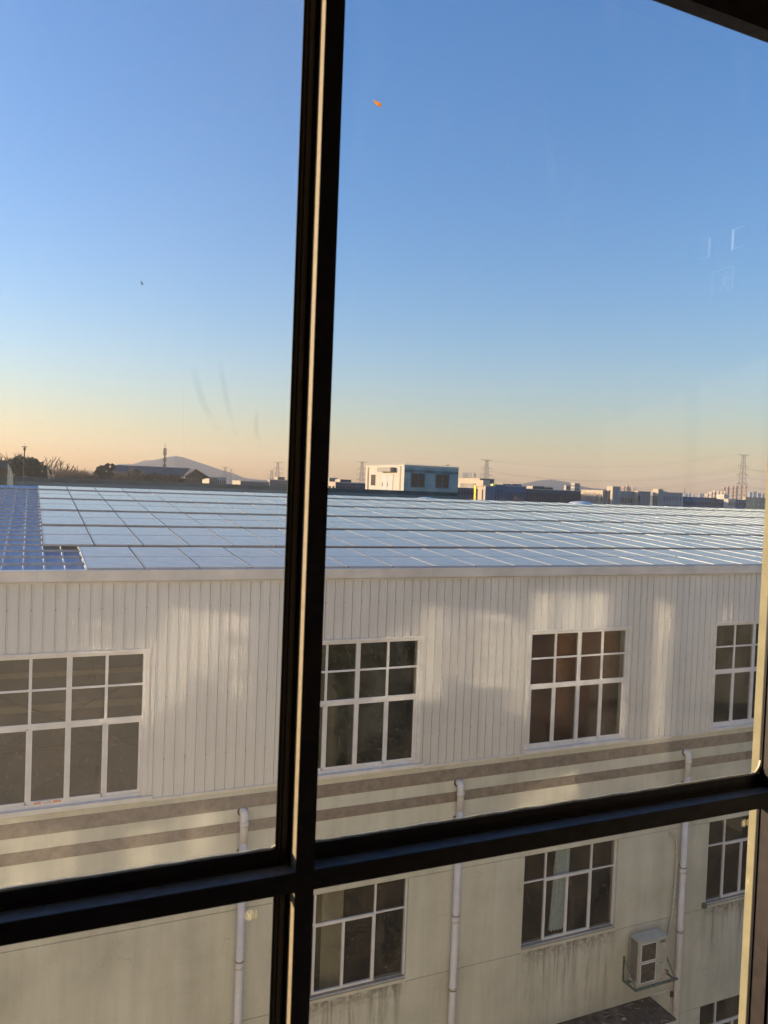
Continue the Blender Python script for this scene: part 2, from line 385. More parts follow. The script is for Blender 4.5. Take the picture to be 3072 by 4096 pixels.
# --- ribbed cladding sheet
def cladding():
    m = MB()
    def prof(x0, x1, z0, z1):
        pts = []
        k = math.floor((x0-.07)/.2)
        x = .07+k*.2
        while x < x1+.2:
            for dx, dy in ((0, 0), (.0005, .022), (.009, .022), (.0095, -.014), (.026, -.016), (.030, 0), (.082, 0), (.086, -.003), (.094, -.003), (.098, 0), (.140, 0), (.144, -.003), (.152, -.003), (.156, 0)):
                pts.append((x+dx, dy))
            x += .2
        pts = [p for p in pts if x0 < p[0] < x1]; pts = [(x0, 0)]+pts+[(x1, 0)]
        n = len(pts)
        V = [(a, D-.03+b, z0) for a, b in pts]+[(a, D-.03+b, z1) for a, b in pts]
        m.add(V, [(i, i+1, n+i+1, n+i) for i in range(n-1)])
    prof(XL, XR, -3.20, -1.93)
    e = XL
    for a, b in UW:
        prof(e, a-.06, -6.10, -3.20); e = b+.06
    prof(e, XR, -6.10, -3.20)
    for zz in (-2.42, -4.15, -5.35):
        x = .081
        for i in range(-20, 110):
            xx = .081+i*.4
            if xx < -4 or xx > 26: continue
            if zz < -3.2 and any(a-.1 < xx < b+.1 for a, b in UW): continue
            m.mi = 1; m.box(xx-.006, xx+.010, D-.052, D-.046, zz-.008, zz+.008)
    m.mi = 0
    return m
cladding().build('cladding', [MT['cladding'], MT['dark_hole']], fac)
# --- solid walls
m = MB()
m.box(XL, XR, D, D+.25, -3.20, -1.9)
e = XL
for a, b in UW: m.box(e, a-.05, D, D+.25, -6.03, -3.20); e = b+.05
m.box(e, XR, D, D+.25, -6.03, -3.20)
m.box(XL, XR, D, D+.25, -8.60, -6.03)
m.box(XL, XR, D+.02, D+.2, -8.62, -8.60)                         # groove
def strip_with(ws, z0, z1, pj=0.0):
    e = XL
    for a, b in ws: m.box(e, a, D-pj, D+.25, z0, z1); e = b
    m.box(e, XR, D-pj, D+.25, z0, z1)
strip_with(LW, -10.945, -8.62)
for a, b in [(XL, LW[0][0])]: m.box(a, b, D+.02, D+.2, -10.96, -10.945)
e = LW[0][1]
for a, b in LW[1:]: m.box(e, a, D+.02, D+.2, -10.96, -10.945); e = b
for a, b in LW: m.box(a, b, D+.001, D+.25, -10.96, -10.85)
m.box(XL, XR, D, D+.25, -13.65, -10.96)
LW2 = [(16.84, 19.66), (22.70, 25.52)]
m.box(XL, XR, D+.02, D+.2, -13.665, -13.65)
strip_with(LW2, -15.9, -13.665)
m.box(XL, XR, D, D+.25, -H, -15.9)
m.box(XL, XL+.3, D+.25, 68, -H, -1.9); m.box(XR-.3, XR, D+.25, 68, -H, -1.9); m.box(XL, XR, 68, 68.3, -H, -1.9)
m.build('wall', MT['wall'], fac)
# --- stripes, drip trim, fascia
for z0, z1 in ((-6.545, -6.270), (-7.035, -6.805)):
    m = MB(); m.box(XL, XR, D-.006, D, z0, z1); m.build('stripe', MT['stripe'], fac)
e = XL
for a, b in UW+[(XR+.1, 0)]:
    m = MB(); m.box(e, a-.10, D-.06, D-.002, -6.125, -6.10); m.box(e, a-.10, D-.02, D-.002, -6.17, -6.125); m.build('drip_trim', MT['sill'], fac); e = b+.22
m = MB(); x = XL
for xe in [-4.4, .16, 4.72, 5.1, 8.1, 12.6, 15.0, 19.6, 24.2, 28.8, 33.4, 38, 42, XR]:
    m.box(x, xe-.004, D-.13, D-.10, -1.895, -1.715); m.box(x, xe-.004, D-.14, D+.06, -1.715, -1.700); x = xe
m.box(XL, XR, D-.12, D-.02, -1.90, -1.893)
m.box(XL, XR, D-.075, D-.03, -1.945, -1.925); m.box(XL, XR, D-.055, D-.045, -1.925, -1.9)
m.build('fascia', MT['fascia'], fac)
# --- roof sheet
def roof_pt(x, y, dz=0): return (x, y, roofz(y)+dz)
YR = 34.15
m = MB()
m.quad(roof_pt(XL, D-.05, -.14), roof_pt(XR, D-.05, -.14), roof_pt(XR, YR, -.14), roof_pt(XL, YR, -.14))
m.quad((XL, YR, roofz(YR)-.14), (XR, YR, roofz(YR)-.14), (XR, 68, -1.9), (XL, 68, -1.9))
m.mi = 1
k = -26
while .302+k*.366 < 2.2:
    x = .302+k*.366; k += 1
    if x < XL: continue
    m.prism([(x-.028, roofz(D)-.14), (x-.012, roofz(D)-.075), (x+.012, roofz(D)-.075), (x+.028, roofz(D)-.14)], 'y', D, D+.001) if False else None
    a, b = D-.02, YR
    m.add([(x-.028, a, roofz(a)-.14), (x-.011, a, roofz(a)-.085), (x+.011, a, roofz(a)-.085), (x+.028, a, roofz(a)-.14),
           (x-.028, b, roofz(b)-.14), (x-.011, b, roofz(b)-.085), (x+.011, b, roofz(b)-.085), (x+.028, b, roofz(b)-.14)],
          [(0,1,5,4), (1,2,6,5), (2,3,7,6), (0,3,2,1)])
m.build('roof', [MT['blue'], MT['blue_pale']], fac)
m = MB(); m.add([(XL, YR-.55, roofz(YR-.55)-.10), (XL, YR, roofz(YR)-.03), (XL, YR+.5, roofz(YR)-.12), (XR, YR-.55, roofz(YR-.55)-.10), (XR, YR, roofz(YR)-.03), (XR, YR+.5, roofz(YR)-.12)], [(0,3,4,1), (1,4,5,2)])
m.build('ridge_cap', MT['blue'], fac)
for k in range(23):                                    # rails that carry the panels
    y = 15.62+k*.80
    m = MB(); m.add([(XL, y-.022, roofz(y)-.075), (XR, y-.022, roofz(y)-.075), (XR, y+.022, roofz(y)-.072), (XL, y+.022, roofz(y)-.072),
                     (XL, y-.022, roofz(y)-.030), (XR, y-.022, roofz(y)-.030), (XR, y+.022, roofz(y)-.027), (XL, y+.022, roofz(y)-.027)],
                    [(0,3,2,1), (4,5,6,7), (0,1,5,4), (1,2,6,5), (2,3,7,6), (3,0,4,7)])
    m.build('mounting_rail', MT['rail'], fac)
# --- upper windows
PR = random.Random(77)
def tilt_panes(m, xs, zs, y):
    for a, b in zip(xs, xs[1:]):
        for c_, d_ in zip(zs, zs[1:]):
            tx, tz = PR.uniform(-.006, .006), PR.uniform(-.006, .006)
            m.quad((a, y-tx-tz, c_), (b, y+tx-tz, c_), (b, y+tx+tz, d_), (a, y-tx+tz, d_))
def upper_window(x0, x1, npane, hi):
    thick = .095; thin = .052; pw = (x1-x0)/npane
    yf = D+.02
    m = MB(); zt, zb = -3.305, -6.03
    m.box(x0-.05, x1+.05, yf-.035, yf+.05, zt, zt+.045); m.box(x0-.05, x0, yf-.035, yf+.05, zb, zt); m.box(x1, x1+.035, yf-.035, yf+.05, zb, zt)
    m.box(x0, x1, yf-.02, yf+.05, zb, zb+.055)
    m.box(x0, x1, yf-.012, yf+.035, -4.59, -4.495)
    m.box(x0, x1, yf-.006, yf+.03, -3.905, -3.865)
    for i in range(1, npane):
        x = x0+i*pw; w = thick if i % 2 == 0 else thin
        if i % 2 == 0:
            m.box(x-w/2, x+w/2, yf-.022, yf+.045, zb+.03, zt); m.box(x-.012, x+.012, yf-.030, yf-.022, zb+.03, zt)
        else:
            m.box(x-w/2, x+w/2, yf-.009, yf+.03, -4.50, zt)
            m.box(x-.05, x, yf-.012, yf+.03, zb+.05, -4.585)
    # sliding sash surrounds in the lower lights
    for i in range(npane):
        a = x0+i*pw+.03; b = x0+(i+1)*pw-.03; f = .004 if i % 2 else -.004
        m.box(a, b, yf-.008+f, yf+.025, zb+.055, zb+.115); m.box(a, b, yf-.008+f, yf+.025, -4.615, -4.59)
        m.box(a-.03, a+.022, yf-.007+f, yf+.024, zb+.06, -4.59); m.box(b-.014, b+.03, yf-.007+f, yf+.024, zb+.06, -4.59)
    w = m.build('window', MT['white_frame'], fac, origin=((x0+x1)/2, D, -6.03))
    m = MB(); tilt_panes(m, [x0+i*pw for i in range(npane+1)], [zb, -4.59, -3.885, zt], yf+.012); m.build('pane', MT['pane'], w)
    m = MB()       # trim and projecting sill
    m.box(x0-.12, x1+.13, D-.065, D-.01, -3.258, -3.20)
    m.box(x1+.035, x1+.12, D-.055, D-.012, -6.03, -3.258); m.box(x0-.12, x0-.05, D-.055, D-.012, -6.03, -3.258)
    m.build('trim', MT['sill'], w)
    m = MB(); m.prism([(D-.085, -6.125), (D-.085, -6.04), (D+.03, -6.03), (D+.03, -6.125)], 'x', x0-.12, x1+.22); m.build('sill', MT['sill'], w)
    return w
W1 = upper_window(-1.86, 2.05, 6, 0)
for a, b in UW[1:]: upper_window(a, b, 4, 0)
m = MB(); m.box(.175, .70, D-.002, D+.001, -5.985, -5.925); m.mi = 1; m.box(.20, .32, D-.004, D-.002, -5.975, -5.935); m.box(.52, .66, D-.004, D-.002, -5.975, -5.935)
m.mi = 2; m.box(.34, .50, D-.004, D-.002, -5.972, -5.96); m.box(.34, .49, D-.004, D-.002, -5.95, -5.94)
tape = m.build('paper_tape', [simple('white_paper', (.72,.68,.64)), simple('faded_red_print', (.60,.25,.18)), simple('faded_grey_print', (.30,.31,.28))], W1)
# --- lower windows (recessed)
def lower_window(x0, x1, zt, zb, pj=.11):
    yf = D+pj; w = x1-x0; c = .042
    vx = [x0+w*.245, x0+w*.735]; xm = x0+w*.478; zm = zt-.70
    m = MB()
    m.box(x0, x1, yf, yf+.05, zt-.02, zt); m.box(x0, x1, yf, yf+.05, zb, zb+.02)
    m.box(x0, x0+.03, yf, yf+.05, zb, zt); m.box(x1-.035, x1, yf-.03, yf+.05, zb, zt)
    for v in vx: m.box(v-c/2, v+c/2, yf-.012, yf+.05, zb, zt)
    m.box(x0, x1, yf-.004, yf+.045, zm-.018, zm+.018)
    m.box(vx[0], vx[1], yf-.016, yf+.04, zm-.05, zm+.01)
    m.box(vx[0], vx[1], yf-.016, yf+.04, zb+.02, zb+.07)
    m.box(xm-.03, xm+.03, yf-.020, yf+.03, zb+.05, zm-.03); m.box(vx[1]-.055, vx[1], yf-.018, yf+.03, zb+.05, zm-.03); m.box(vx[0], vx[0]+.03, yf-.018, yf+.03, zb+.05, zm-.03)
    wn = m.build('window', MT['white_frame'], fac, origin=((x0+x1)/2, D, zb))
    m = MB(); tilt_panes(m, [x0, vx[0], xm, vx[1], x1], [zb, zm, zt], yf+.02); m.build('pane', MT['pane'], wn)
    m = MB(); m.prism([(D+.002, zb-.02), (D-.02, zb-.02), (yf, zb+.02), (yf+.05, zb)], 'x', x0+.002, x1-.002); m.build('sill', MT['stripe'], wn)
    return wn
for a, b in LW: lower_window(a, b, -8.622, -10.85)
for a, b in LW2: lower_window(a, b, -13.667, -15.88)
# --- what stands behind the panes
m = MB()
m.box(XL+.3, XR-.3, 17.6, 17.7, -8.4, -2.2); m.build('inner_wall', simple('inner_drab_wall', (.20,.18,.13), .9, 0, .2, .8), fac)
m = MB(); m.box(10.5, 14.1, 16.3, 16.34, -6.3, -3.1); m.build('inner_backing', simple('brown_board', (.30,.16,.10), .8, 0, .15, 1), fac)
m = MB(); m.box(4.7, 8.2, 16.6, 16.64, -6.3, -3.1); m.build('inner_backing', simple('green_reflection_backing', (.06,.09,.06), .8, 0, .5, 3), fac)  # green backing added to stand in for foliage mirrored in the panes
m = MB(); m.box(XL+.3, XR-.3, D+.25, 17.6, -8.5, -8.4); m.build('inner_floor', MT['dark_hole'], fac)
m = MB(); m.box(XL+.3, XR-.3, 17.3, 17.4, -H, -8.5); m.build('inner_wall', simple('lower_inner_wall', (.14,.12,.10), .9, 0, .2, .8), fac)
for zz, h in ((-3.95, .05), (-4.62, .07), (-5.45, .03)):
    m = MB(); m.box(-2.5, 3.2, 17.0, 17.1, zz-h, zz+h); m.build('inner_beam', MT['b_tan'] if h > .04 else MT['rust'], fac)
for a, b in (((-1.5, 16.9, -5.8), (2.6, 16.9, -3.9)), ((-1.4, 16.95, -3.9), (2.7, 16.95, -5.8))):
    m = MB(); m.bar(a, b, .018, 6); m.build('brace_rod', MT['dark_hole'], fac)
m = MB(); m.box(6.02, 6.52, 15.95, 16.4, -11.5, -8.5); m.build('inner_column', simple('beige_column', (.55,.52,.40), .85, 0, .1, 2), fac)
# --- downpipes
for X in (4.075, 9.045, 15.85, 27.2):
    yc = D-.115; r = .078
    pts = [(X, D+.05, -6.60), (X, D-.03, -6.60)]
    for k in range(1, 7):
        t = k/6*math.pi/2; pts.append((X, D-.03-.09*math.sin(t), -6.60-.13*(1-math.cos(t))))
    yc = D-.12
    pts += [(X, yc, -6.80), (X, yc, -7.2)]
    m = MB(); m.tube(pts, r, 18); z = -7.2
    m.tube([(X, yc, -7.2), (X, yc, -H+.3)], r, 18)
    for zz in (-6.77, -7.32, -9.66, -11.2, -13.9): m.tube([(X, yc, zz), (X, yc, zz-.10)], r+.010, 18)
    p = m.build('drainpipe', MT['pipe'], fac, origin=(X, D, -H+.3), smooth=False)
    for q in p.data.polygons: q.use_smooth = len(q.vertices) == 4
    m = MB(); m.tube([(X-.01, D-.004, -6.60), (X-.01, D+.01, -6.60)], r+.028, 14); m.build('pipe_collar', MT['dark_hole'], p)
    for zz in (-7.40, -9.60, -11.32):
        m = MB(); m.tube([(X, yc, zz), (X, yc, zz-.022)], r+.007, 18); m.box(X-.095, X-.065, yc, D, zz-.05, zz+.03) if zz > -8 else m.box(X-.012, X+.012, yc+r, D, zz-.03, zz+.01)
        m.build('bracket', MT['rust'], p)
# --- canopy over the door below, conduit and little lamp
m = MB()
m.box(9.2, 15.06, D-.95, D, -13.12, -12.99); m.mi = 1; m.box(9.22, 15.04, D-.93, D-.002, -12.99, -12.945)
cn = m.build('canopy', [MT['wall'], MT['debris']], fac)
rnd = random.Random(3)
for k in range(16):
    x = rnd.uniform(12.8, 14.9); y = D-rnd.uniform(.05, .9); a = rnd.uniform(0, 6.28); l = rnd.uniform(.05, .35)
    m = MB(); m.bar((x, y, -12.935), (x+l*math.cos(a), y+l*.6*math.sin(a), -12.925), .006, 4); m.build('fallen_twig', MT['rail'], cn)
m = MB(); m.box(13.7, 13.82, D-.52, D-.45, -12.945, -12.92); m.build('litter', MT['rail'], cn)
m = MB(); m.bar((15.10, D-.012, -12.93), (15.70, D-.012, -12.93), .010, 6); m.bar((15.70, D-.012, -12.93), (15.70, D-.012, -13.9), .010, 6); m.build('conduit', MT['white_frame'], fac)
m = MB(); m.box(15.72, 15.80, D-.07, D, -13.10, -12.98); m.build('junction_box', MT['dark_hole'], fac)
m = MB(); m.box(16.70, 16.80, D-.10, D, -10.90, -10.78); m.build('junction_box', MT['steel_green'], fac)

# --- curtain in the lower middle window
def curtain():
    m = MB(); n = 46; V = []
    for r_ in range(9):
        t = r_/8; z = -8.62-t*2.10
        xa = 12.02-t*.13; xb = 12.44-t*.02
        for i in range(n):
            s_ = i/(n-1); x = xa+(xb-xa)*s_
            V.append((x, 15.72+.045*math.sin(s_*math.pi*11)*(0.6+.5*t)+.01*math.sin(s_*47), z))
    m.add(V, [(r_*n+i, r_*n+i+1, (r_+1)*n+i+1, (r_+1)*n+i) for r_ in range(8) for i in range(n-1)])
    return m
n_ = NT('pale_blue_cloth'); n_.set(n_.ramp(n_.noise(6, 3), [(.3, (.66,.84,.97)), (.7, (.80,.93,1.0))]), .9)
c = curtain().build('curtain', n_.mat, origin=(12.2, 15.8, -10.75), smooth=True)
tag(c, 'pale blue gathered curtain hanging behind the lower window left of the air conditioner', 'curtain')

# ------------------------------------------------------------------ air conditioner
ax0, ax1, ay0, ay1, az0, az1 = 14.17, 15.07, D-.50, D-.14, -12.21, -11.08
ac = empty('air_conditioner', (14.62, D-.32, az0), 'tall two-fan outdoor air conditioner on a wall bracket beside the drainpipe', 'air conditioner')
m = MB(); m.box(ax0, ax1, ay0, ay1, az0, az1-.02); m.build('casing', MT['white_metal'], ac, bevel=.012)
m = MB(); m.box(ax0-.012, ax1+.012, ay0-.012, ay1+.01, az1-.02, az1+.012); m.build('top_panel', MT['white_metal'], ac, bevel=.006)
for z0, z1 in ((-11.60, -11.14), (-12.14, -11.64)):
    m = MB(); x0, x1 = ax0+.03, ax0+.53
    for a, b, c_, d_ in ((x0, x1, z1-.018, z1), (x0, x1, z0, z0+.018), (x0, x0+.018, z0, z1), (x1-.018, x1, z0, z1)): m.box(a, b, ay0-.012, ay0, c_, d_)
    fr_ = m.build('fan_frame', MT['white_frame'], ac)
    m = MB(); m.box(x0+.018, x1-.018, ay0-.004, ay0-.001, z0+.018, z1-.018)
    cx, cz = (x0+x1)/2, (z0+z1)/2
    for rr in (.05, .09, .13, .17, .205):
        for k in range(20):
            a, b = k*math.pi/10, (k+1)*math.pi/10
            m.bar((cx+rr*math.cos(a), ay0-.008, cz+rr*math.sin(a)), (cx+rr*math.cos(b), ay0-.008, cz+rr*math.sin(b)), .003, 3)
    m.build('fan_grille', MT['dark_grille'], fr_)
m = MB()
for k in range(30):
    z = az0+.08+k*.034; m.box(ax0-.006, ax0-.001, ay0+.08, ay1-.03, z, z+.018)
m.build('side_louvre', MT['dark_hole'], ac)
m = MB()
m.add([(ax1-.20, ay0-.004, az0+.06), (ax1-.15, ay0-.004, az0+.03), (ax1-.01, ay0-.004, az0+.26), (ax1-.05, ay0-.004, az0+.30)], [(0,1,2,3)])
wl = m.build('warning_sticker', simple('red_sticker', (.45,.10,.08), .5, 0, .2, 30), ac)
m = MB()
for t in (.2, .45, .7):
    x = ax1-.175+.135*t; z = az0+.045+.24*t; m.add([(x-.018, ay0-.006, z-.012), (x+.012, ay0-.006, z-.020), (x+.022, ay0-.006, z+.022), (x-.012, ay0-.006, z+.026)], [(0,1,2,3)])
m.build('sticker_print', MT['white_frame'], wl)
def text_mesh(s, size, name, mat, parent, loc, ex=(1,0,0), ey=(0,0,1), depth=.0008, bold=0):
    cu = bpy.data.curves.new(name, 'FONT'); cu.body = s; cu.size = size; cu.extrude = depth; cu.offset = bold
    ob = bpy.data.objects.new(name+'_tmp', cu); COL.objects.link(ob)
    dg = bpy.context.evaluated_depsgraph_get(); me = bpy.data.meshes.new_from_object(ob.evaluated_get(dg))
    bpy.data.objects.remove(ob)
    ex, ey = Vector(ex), Vector(ey); ez = ex.cross(ey); loc = Vector(loc)
    mb = MB(); mb.add([loc+ex*v.co.x+ey*v.co.y+ez*v.co.z for v in me.vertices], [tuple(p.vertices) for p in me.polygons])
    return mb.build(name, mat, parent)
text_mesh('GREE', .085, 'badge', MT['dark_hole'], ac, (ax0+.62, ay0-.004, az1-.13), bold=.002)
m = MB(); m.box(ax0+.66, ax0+.74, ay0-.003, ay0-.001, az1-.66, az1-.645); m.build('badge', MT['dark_hole'], ac)
# bracket: rails, wall legs, struts
m = MB(); bz = az0-.02
for y in (ay0-.02, ay1-.04): m.box(ax0-.10, ax1+.37, y-.025, y+.025, bz-.05, bz-.001)
m.build('bracket_rail', MT['steel_green'], ac)
for x in (ax0-.07, ax1+.32):
    m = MB(); m.box(x-.02, x+.02, D-.03, D-.002, bz-.10, bz+.55); m.box(x-.02, x+.02, ay0, D-.03, bz-.09, bz-.051)
    m.bar((x, D-.03, bz+.50), (x, ay0+.0, bz-.05), .016, 6); m.build('bracket_arm', MT['steel_green'], ac)
# pipes from the wall to the unit
m = MB(); m.tube([(15.42, D-.02, -8.70), (15.52, D-.05, -8.74), (15.64, D-.06, -8.92), (15.69, D-.05, -9.3), (15.68, D-.05, -9.9), (15.66, D-.05, -10.5), (15.62, D-.05, -10.9), (15.55, D-.06, -11.15), (15.48, D-.08, -11.5), (15.32, D-.12, -11.85), (15.12, D-.22, -11.95), (15.07, D-.25, -11.98)], .030, 8)
m.build('hose', simple('insulated_hose', (.48,.47,.42), .8, 0, .25, 30), ac, smooth=True)
m = MB(); m.tube([(15.09, D-.25, -11.86), (15.16, D-.25, -11.90), (15.19, D-.27, -12.05), (15.15, D-.3, -12.13), (15.08, D-.3, -12.12)], .012, 6)
m.tube([(15.08, D-.22, -11.82), (15.24, D-.2, -11.84), (15.22, D-.15, -11.96)], .028, 6); m.build('cable', MT['gasket'], ac, smooth=True)

# ------------------------------------------------------------------ solar panels
ORD = ['first','second','third','fourth','fifth','sixth','seventh','eighth','ninth','tenth','eleventh','twelfth','thirteenth','fourteenth','fifteenth','sixteenth','seventeenth','eighteenth','nineteenth','twentieth']
def ordn(i):
    if i < 20: return ORD[i]
    n = i+1; s = {20:'twenty',30:'thirty',40:'forty'}[n//10*10]; r_ = n % 10
    return {20:'twentieth',30:'thirtieth',40:'fortieth'}[n] if r_ == 0 else s+'-'+ORD[r_-1]
ROWS = [(15.53, 16.85, .985, 1.040), (16.88, 18.27, .985, 1.040)]
for y0 in (18.43, 21.93, 25.43, 28.93):
    ROWS += [(y0, y0+1.66, .30, 1.030), (y0+1.69, y0+3.34, .30, 1.030)]
ROWS += [(32.43, 33.95, .30, 1.030)]
def panel_mesh(length, w):
    lw = .013; th = .035; g = .012
    fr = MB(); a, b = g, w-g
    for x0, x1, y0, y1 in ((a, a+lw, 0, length), (b-lw, b, 0, length), (a+lw, b-lw, 0, lw*.6), (a+lw, b-lw, length-lw*.6, length)): fr.box(x0, x1, y0, y1, -th, 0)
    gl = MB(); gl.box(a+lw, b-lw, lw*.6, length-lw*.6, -.012, -.003)
    return fr, gl
def slope_place(mb, x, y0, i):
    lift = .030 if i % 2 == 0 else .016
    t = T4-.008
    return [(vx+x, y0+vy, roofz(y0)+lift+t*vy+vz) for vx, vy, vz in mb.v]
cand = []
for ri, (y0, y1, xs, pw) in enumerate(ROWS):
    k = 0
    while xs+k*pw < min(XR-1.2, 1.22*y1+1.5):
        x = xs+k*pw; cand.append((math.hypot(x, y0), ri, k, x)); k += 1
cand.sort()
vis = [c for c in cand if c[3] < 1.16*ROWS[c[1]][0]]
keep = set((c[1], c[2]) for c in vis[:298])
rest = MB(); proto = {}
rnd = random.Random(1)
for d_, ri, k, x in cand:
    y0, y1, xs, pw = ROWS[ri]
    fr, gl = panel_mesh(y1-y0, pw)
    if (ri, k) in keep:
        z0 = roofz(y0)
        lab = 'grey solar panel, %s row up from the eave, %s from the row\'s left end' % (ordn(ri), ordn(k))
        key = ri
        if key not in proto:
            f2 = MB(); f2.v = slope_place(fr, x, y0, ri); f2.f = fr.f; f2.m = fr.m
            g2 = MB(); g2.v = slope_place(gl, x, y0, ri); g2.f = gl.f; g2.m = gl.m
            o = f2.build('solar_panel', MT['solar_frame'], origin=(x, y0, z0)); gch = g2.build('cell_sheet', MT['solar'], o)
            proto[key] = (o, gch)
        else:
            po, pg = proto[key]
            o = po.copy(); COL.objects.link(o); o.location = Vector((x, y0, z0+H)); gch = pg.copy(); COL.objects.link(gch); gch.parent = o
        o.rotation_euler = (rnd.uniform(-.0018, .0018), rnd.uniform(-.0014, .0014), 0)
        tag(o, lab, 'solar panel', 'solar panels laid in rows on the factory roof')
    else:
        n0 = len(rest.v); rest.mi = 0; rest.add(slope_place(fr, x, y0, ri), fr.f); rest.mi = 1; rest.add(slope_place(gl, x, y0, ri), gl.f)
o = rest.build('solar_panels', [MT['solar_frame'], MT['solar']]); tag(o, 'farthest solar panels towards the right end of the factory ridge', 'solar panels', kind='stuff')
# roof vents on the ridge
for px, py, r_, lab in ((973, 1972, .30, 'small white roof vent dome on the factory ridge left of the boxy hut'), (1707, 1997, .55, 'white roof vent dome on the factory ridge in front of the hut'), (2323, 2018, .75, 'white roof vent dome on the factory ridge, rightmost of the three')):
    p = at(px, py, YR+.3); m = MB(); V = []; n = 16
    for j in range(5):
        t = j/4*math.pi/2
        for i in range(n): V.append((p.x+r_*math.cos(t)*math.cos(i*2*math.pi/n), YR+.3+r_*math.cos(t)*math.sin(i*2*math.pi/n), roofz(YR)-.10+.30*r_*math.sin(t)))
    m.add(V, [(j*n+i, j*n+(i+1) % n, (j+1)*n+(i+1) % n, (j+1)*n+i) for j in range(4) for i in range(n)])
    o = m.build('roof_vent', MT['white_frame'], origin=(p.x, YR+.3, roofz(YR)-.1), smooth=True); tag(o, lab, 'roof vent', 'white vent domes along the ridge')

# ================================================================== SECOND FACTORY WITH HUT
P2 = 90.0; pz = -.20
b2 = empty('factory_building', (20, P2, -H), 'teal grey striped factory parapet behind the solar roof, carrying the hut', 'building')
XA, XB = -60, 50.65
m = MB()
for z0, z1 in ((-H, -1.95), (-1.45, -1.02), (-.60, pz)): pass
m.box(XA, XB, P2, P2+.5, -H, pz); m.box(XA, XA+.5, P2+.5, 140, -H, pz); m.box(XB-.5, XB, P2+.5, 140, -H, pz-.2); m.box(XA, XB, P2+.5, 140, -1.4, -1.2); m.box(XA, XB, 140, 140.5, -H, pz-.2)
m.build('wall', MT['b_teal'], b2)
for z0, z1 in ((-.66, pz-.03), (-1.75, -1.15)):
    m = MB(); m.box(XA, XB, P2-.02, P2, z0, z1); m.build('stripe', MT['b_teal_dark'], b2)
m = MB(); m.box(XA, XB, P2-.05, P2+.55, pz, pz+.03); m.build('coping', MT['b_teal_dark'], b2)
hut = empty('rooftop_hut', (46.8, 96, -1.2), 'small boxy rooftop hut with sunlit left side and shaded front, door and windows', 'hut')
hx0, hx1, hy0, hy1, ht = 42.87, 50.63, P2+.002, 102.5, 3.10
m = MB()
m.box(hx0, hx1, hy0, hy0+.3, pz+.03, ht-.25); m.box(hx0, hx0+.3, hy0+.3, hy1, -1.2, ht-.25); m.box(hx1-.3, hx1, hy0+.3, hy1, -1.2, ht-.25); m.box(hx0+.3, hx1-.3, hy1-.3, hy1, -1.2, ht-.25)
m.build('wall', [MT['b_white']], hut)
m = MB(); m.box(hx0-.03, hx1+.03, hy0-.03, hy1+.03, ht-.25, ht); m.build('roof', MT['b_white'], hut)
m = MB(); m.box(hx0+.02, hx1-.02, hy0-.02, hy0, pz+.04, ht-.26); m.build('shaded_front_skin', simple('shaded_front_grey', (.31,.355,.335), .85, 0, .15, .8), hut)  # front skin over the pale wall, its shade painted into the colour
m = MB(); m.box(hx0+.02, hx1-.02, hy0-.026, hy0-.021, 2.15, 2.5); m.build('front_band', simple('stained_band', (.17,.20,.19), .9, 0, .25, .8), hut)
for x0, x1 in ((43.92, 45.68), (47.42, 49.15)):
    m = MB(); m.box(x0-.12, x1+.12, hy0-.07, hy0-.021, .28, .40); m.box(x0-.12, x1+.12, hy0-.07, hy0-.021, 2.02, 2.12); m.box(x0-.12, x0, hy0-.07, hy0-.021, .40, 2.02); m.box(x1, x1+.12, hy0-.07, hy0-.021, .40, 2.02)
    m.box((x0+x1)/2-.05, (x0+x1)/2+.05, hy0-.06, hy0-.03, .40, 2.02)
    w = m.build('window', MT['b_teal'], hut); m = MB(); m.box(x0, x1, hy0-.035, hy0-.022, .40, 2.02); m.build('pane', MT['b_win'], w)
m = MB(); m.box(hx0-.05, hx0-.005, 93.25, 96.85, -1.2, 1.88); m.box(hx0-.07, hx0-.05, 95.0, 95.06, -1.2, 1.88); d_ = m.build('door', simple('grey_door', (.45,.42,.38), .6), hut)
m = MB(); m.box(hx0-.10, hx0-.07, 94.85, 94.92, .3, .8); m.box(hx0-.10, hx0-.07, 96.5, 96.6, .3, .8); m.build('handle', MT['dark_hole'], d_)
m = MB(); m.box(hx0-.75, hx0-.005, 92.6, 96.9, 2.20, 2.38); m.box(hx0-.75, hx0-.005, 92.6, 96.9, 2.38, 2.75) ; m.build('door_canopy', simple('stained_canopy', (.25,.22,.18)), hut)
m = MB(); m.box(hx0-.03, hx0-.005, 98.9, 100.6, .30, 1.92); w = m.build('window', MT['b_white'], hut); m = MB(); m.box(hx0-.045, hx0-.031, 99.0, 100.5, .38, 1.84); m.build('pane', MT['b_win'], w)
m = MB(); m.box(hx0-.03, hx0-.004, 101.3, 101.8, -1.2, ht-.25); m.build('downpipe', MT['wood'], hut)
m = MB(); m.bar((hx0-.1, 91.0, ht-.2), (hx0-.1, 91.0, -.1), .05, 6); m.build('downpipe', MT['b_white'], hut)
m = MB()
for k in range(9): m.bar((hx0+k*.95, hy0+.1, ht), (hx0+k*.95, hy0+.1, ht+.12), .012, 4)
for k in range(9): m.bar((hx0+.1, hy0+.1+k*1.4, ht), (hx0+.1, hy0+.1+k*1.4, ht+.12), .012, 4)
m.bar((hx0, hy0+.1, ht+.12), (hx1, hy0+.1, ht+.12), .012, 4); m.bar((hx0+.1, hy0+.1, ht+.12), (hx0+.1, hy1, ht+.12), .012, 4)
m.build('lightning_rod', MT['rail'], hut)
m = MB(); p = Vector((49.2, P2+.3, ht+.16))
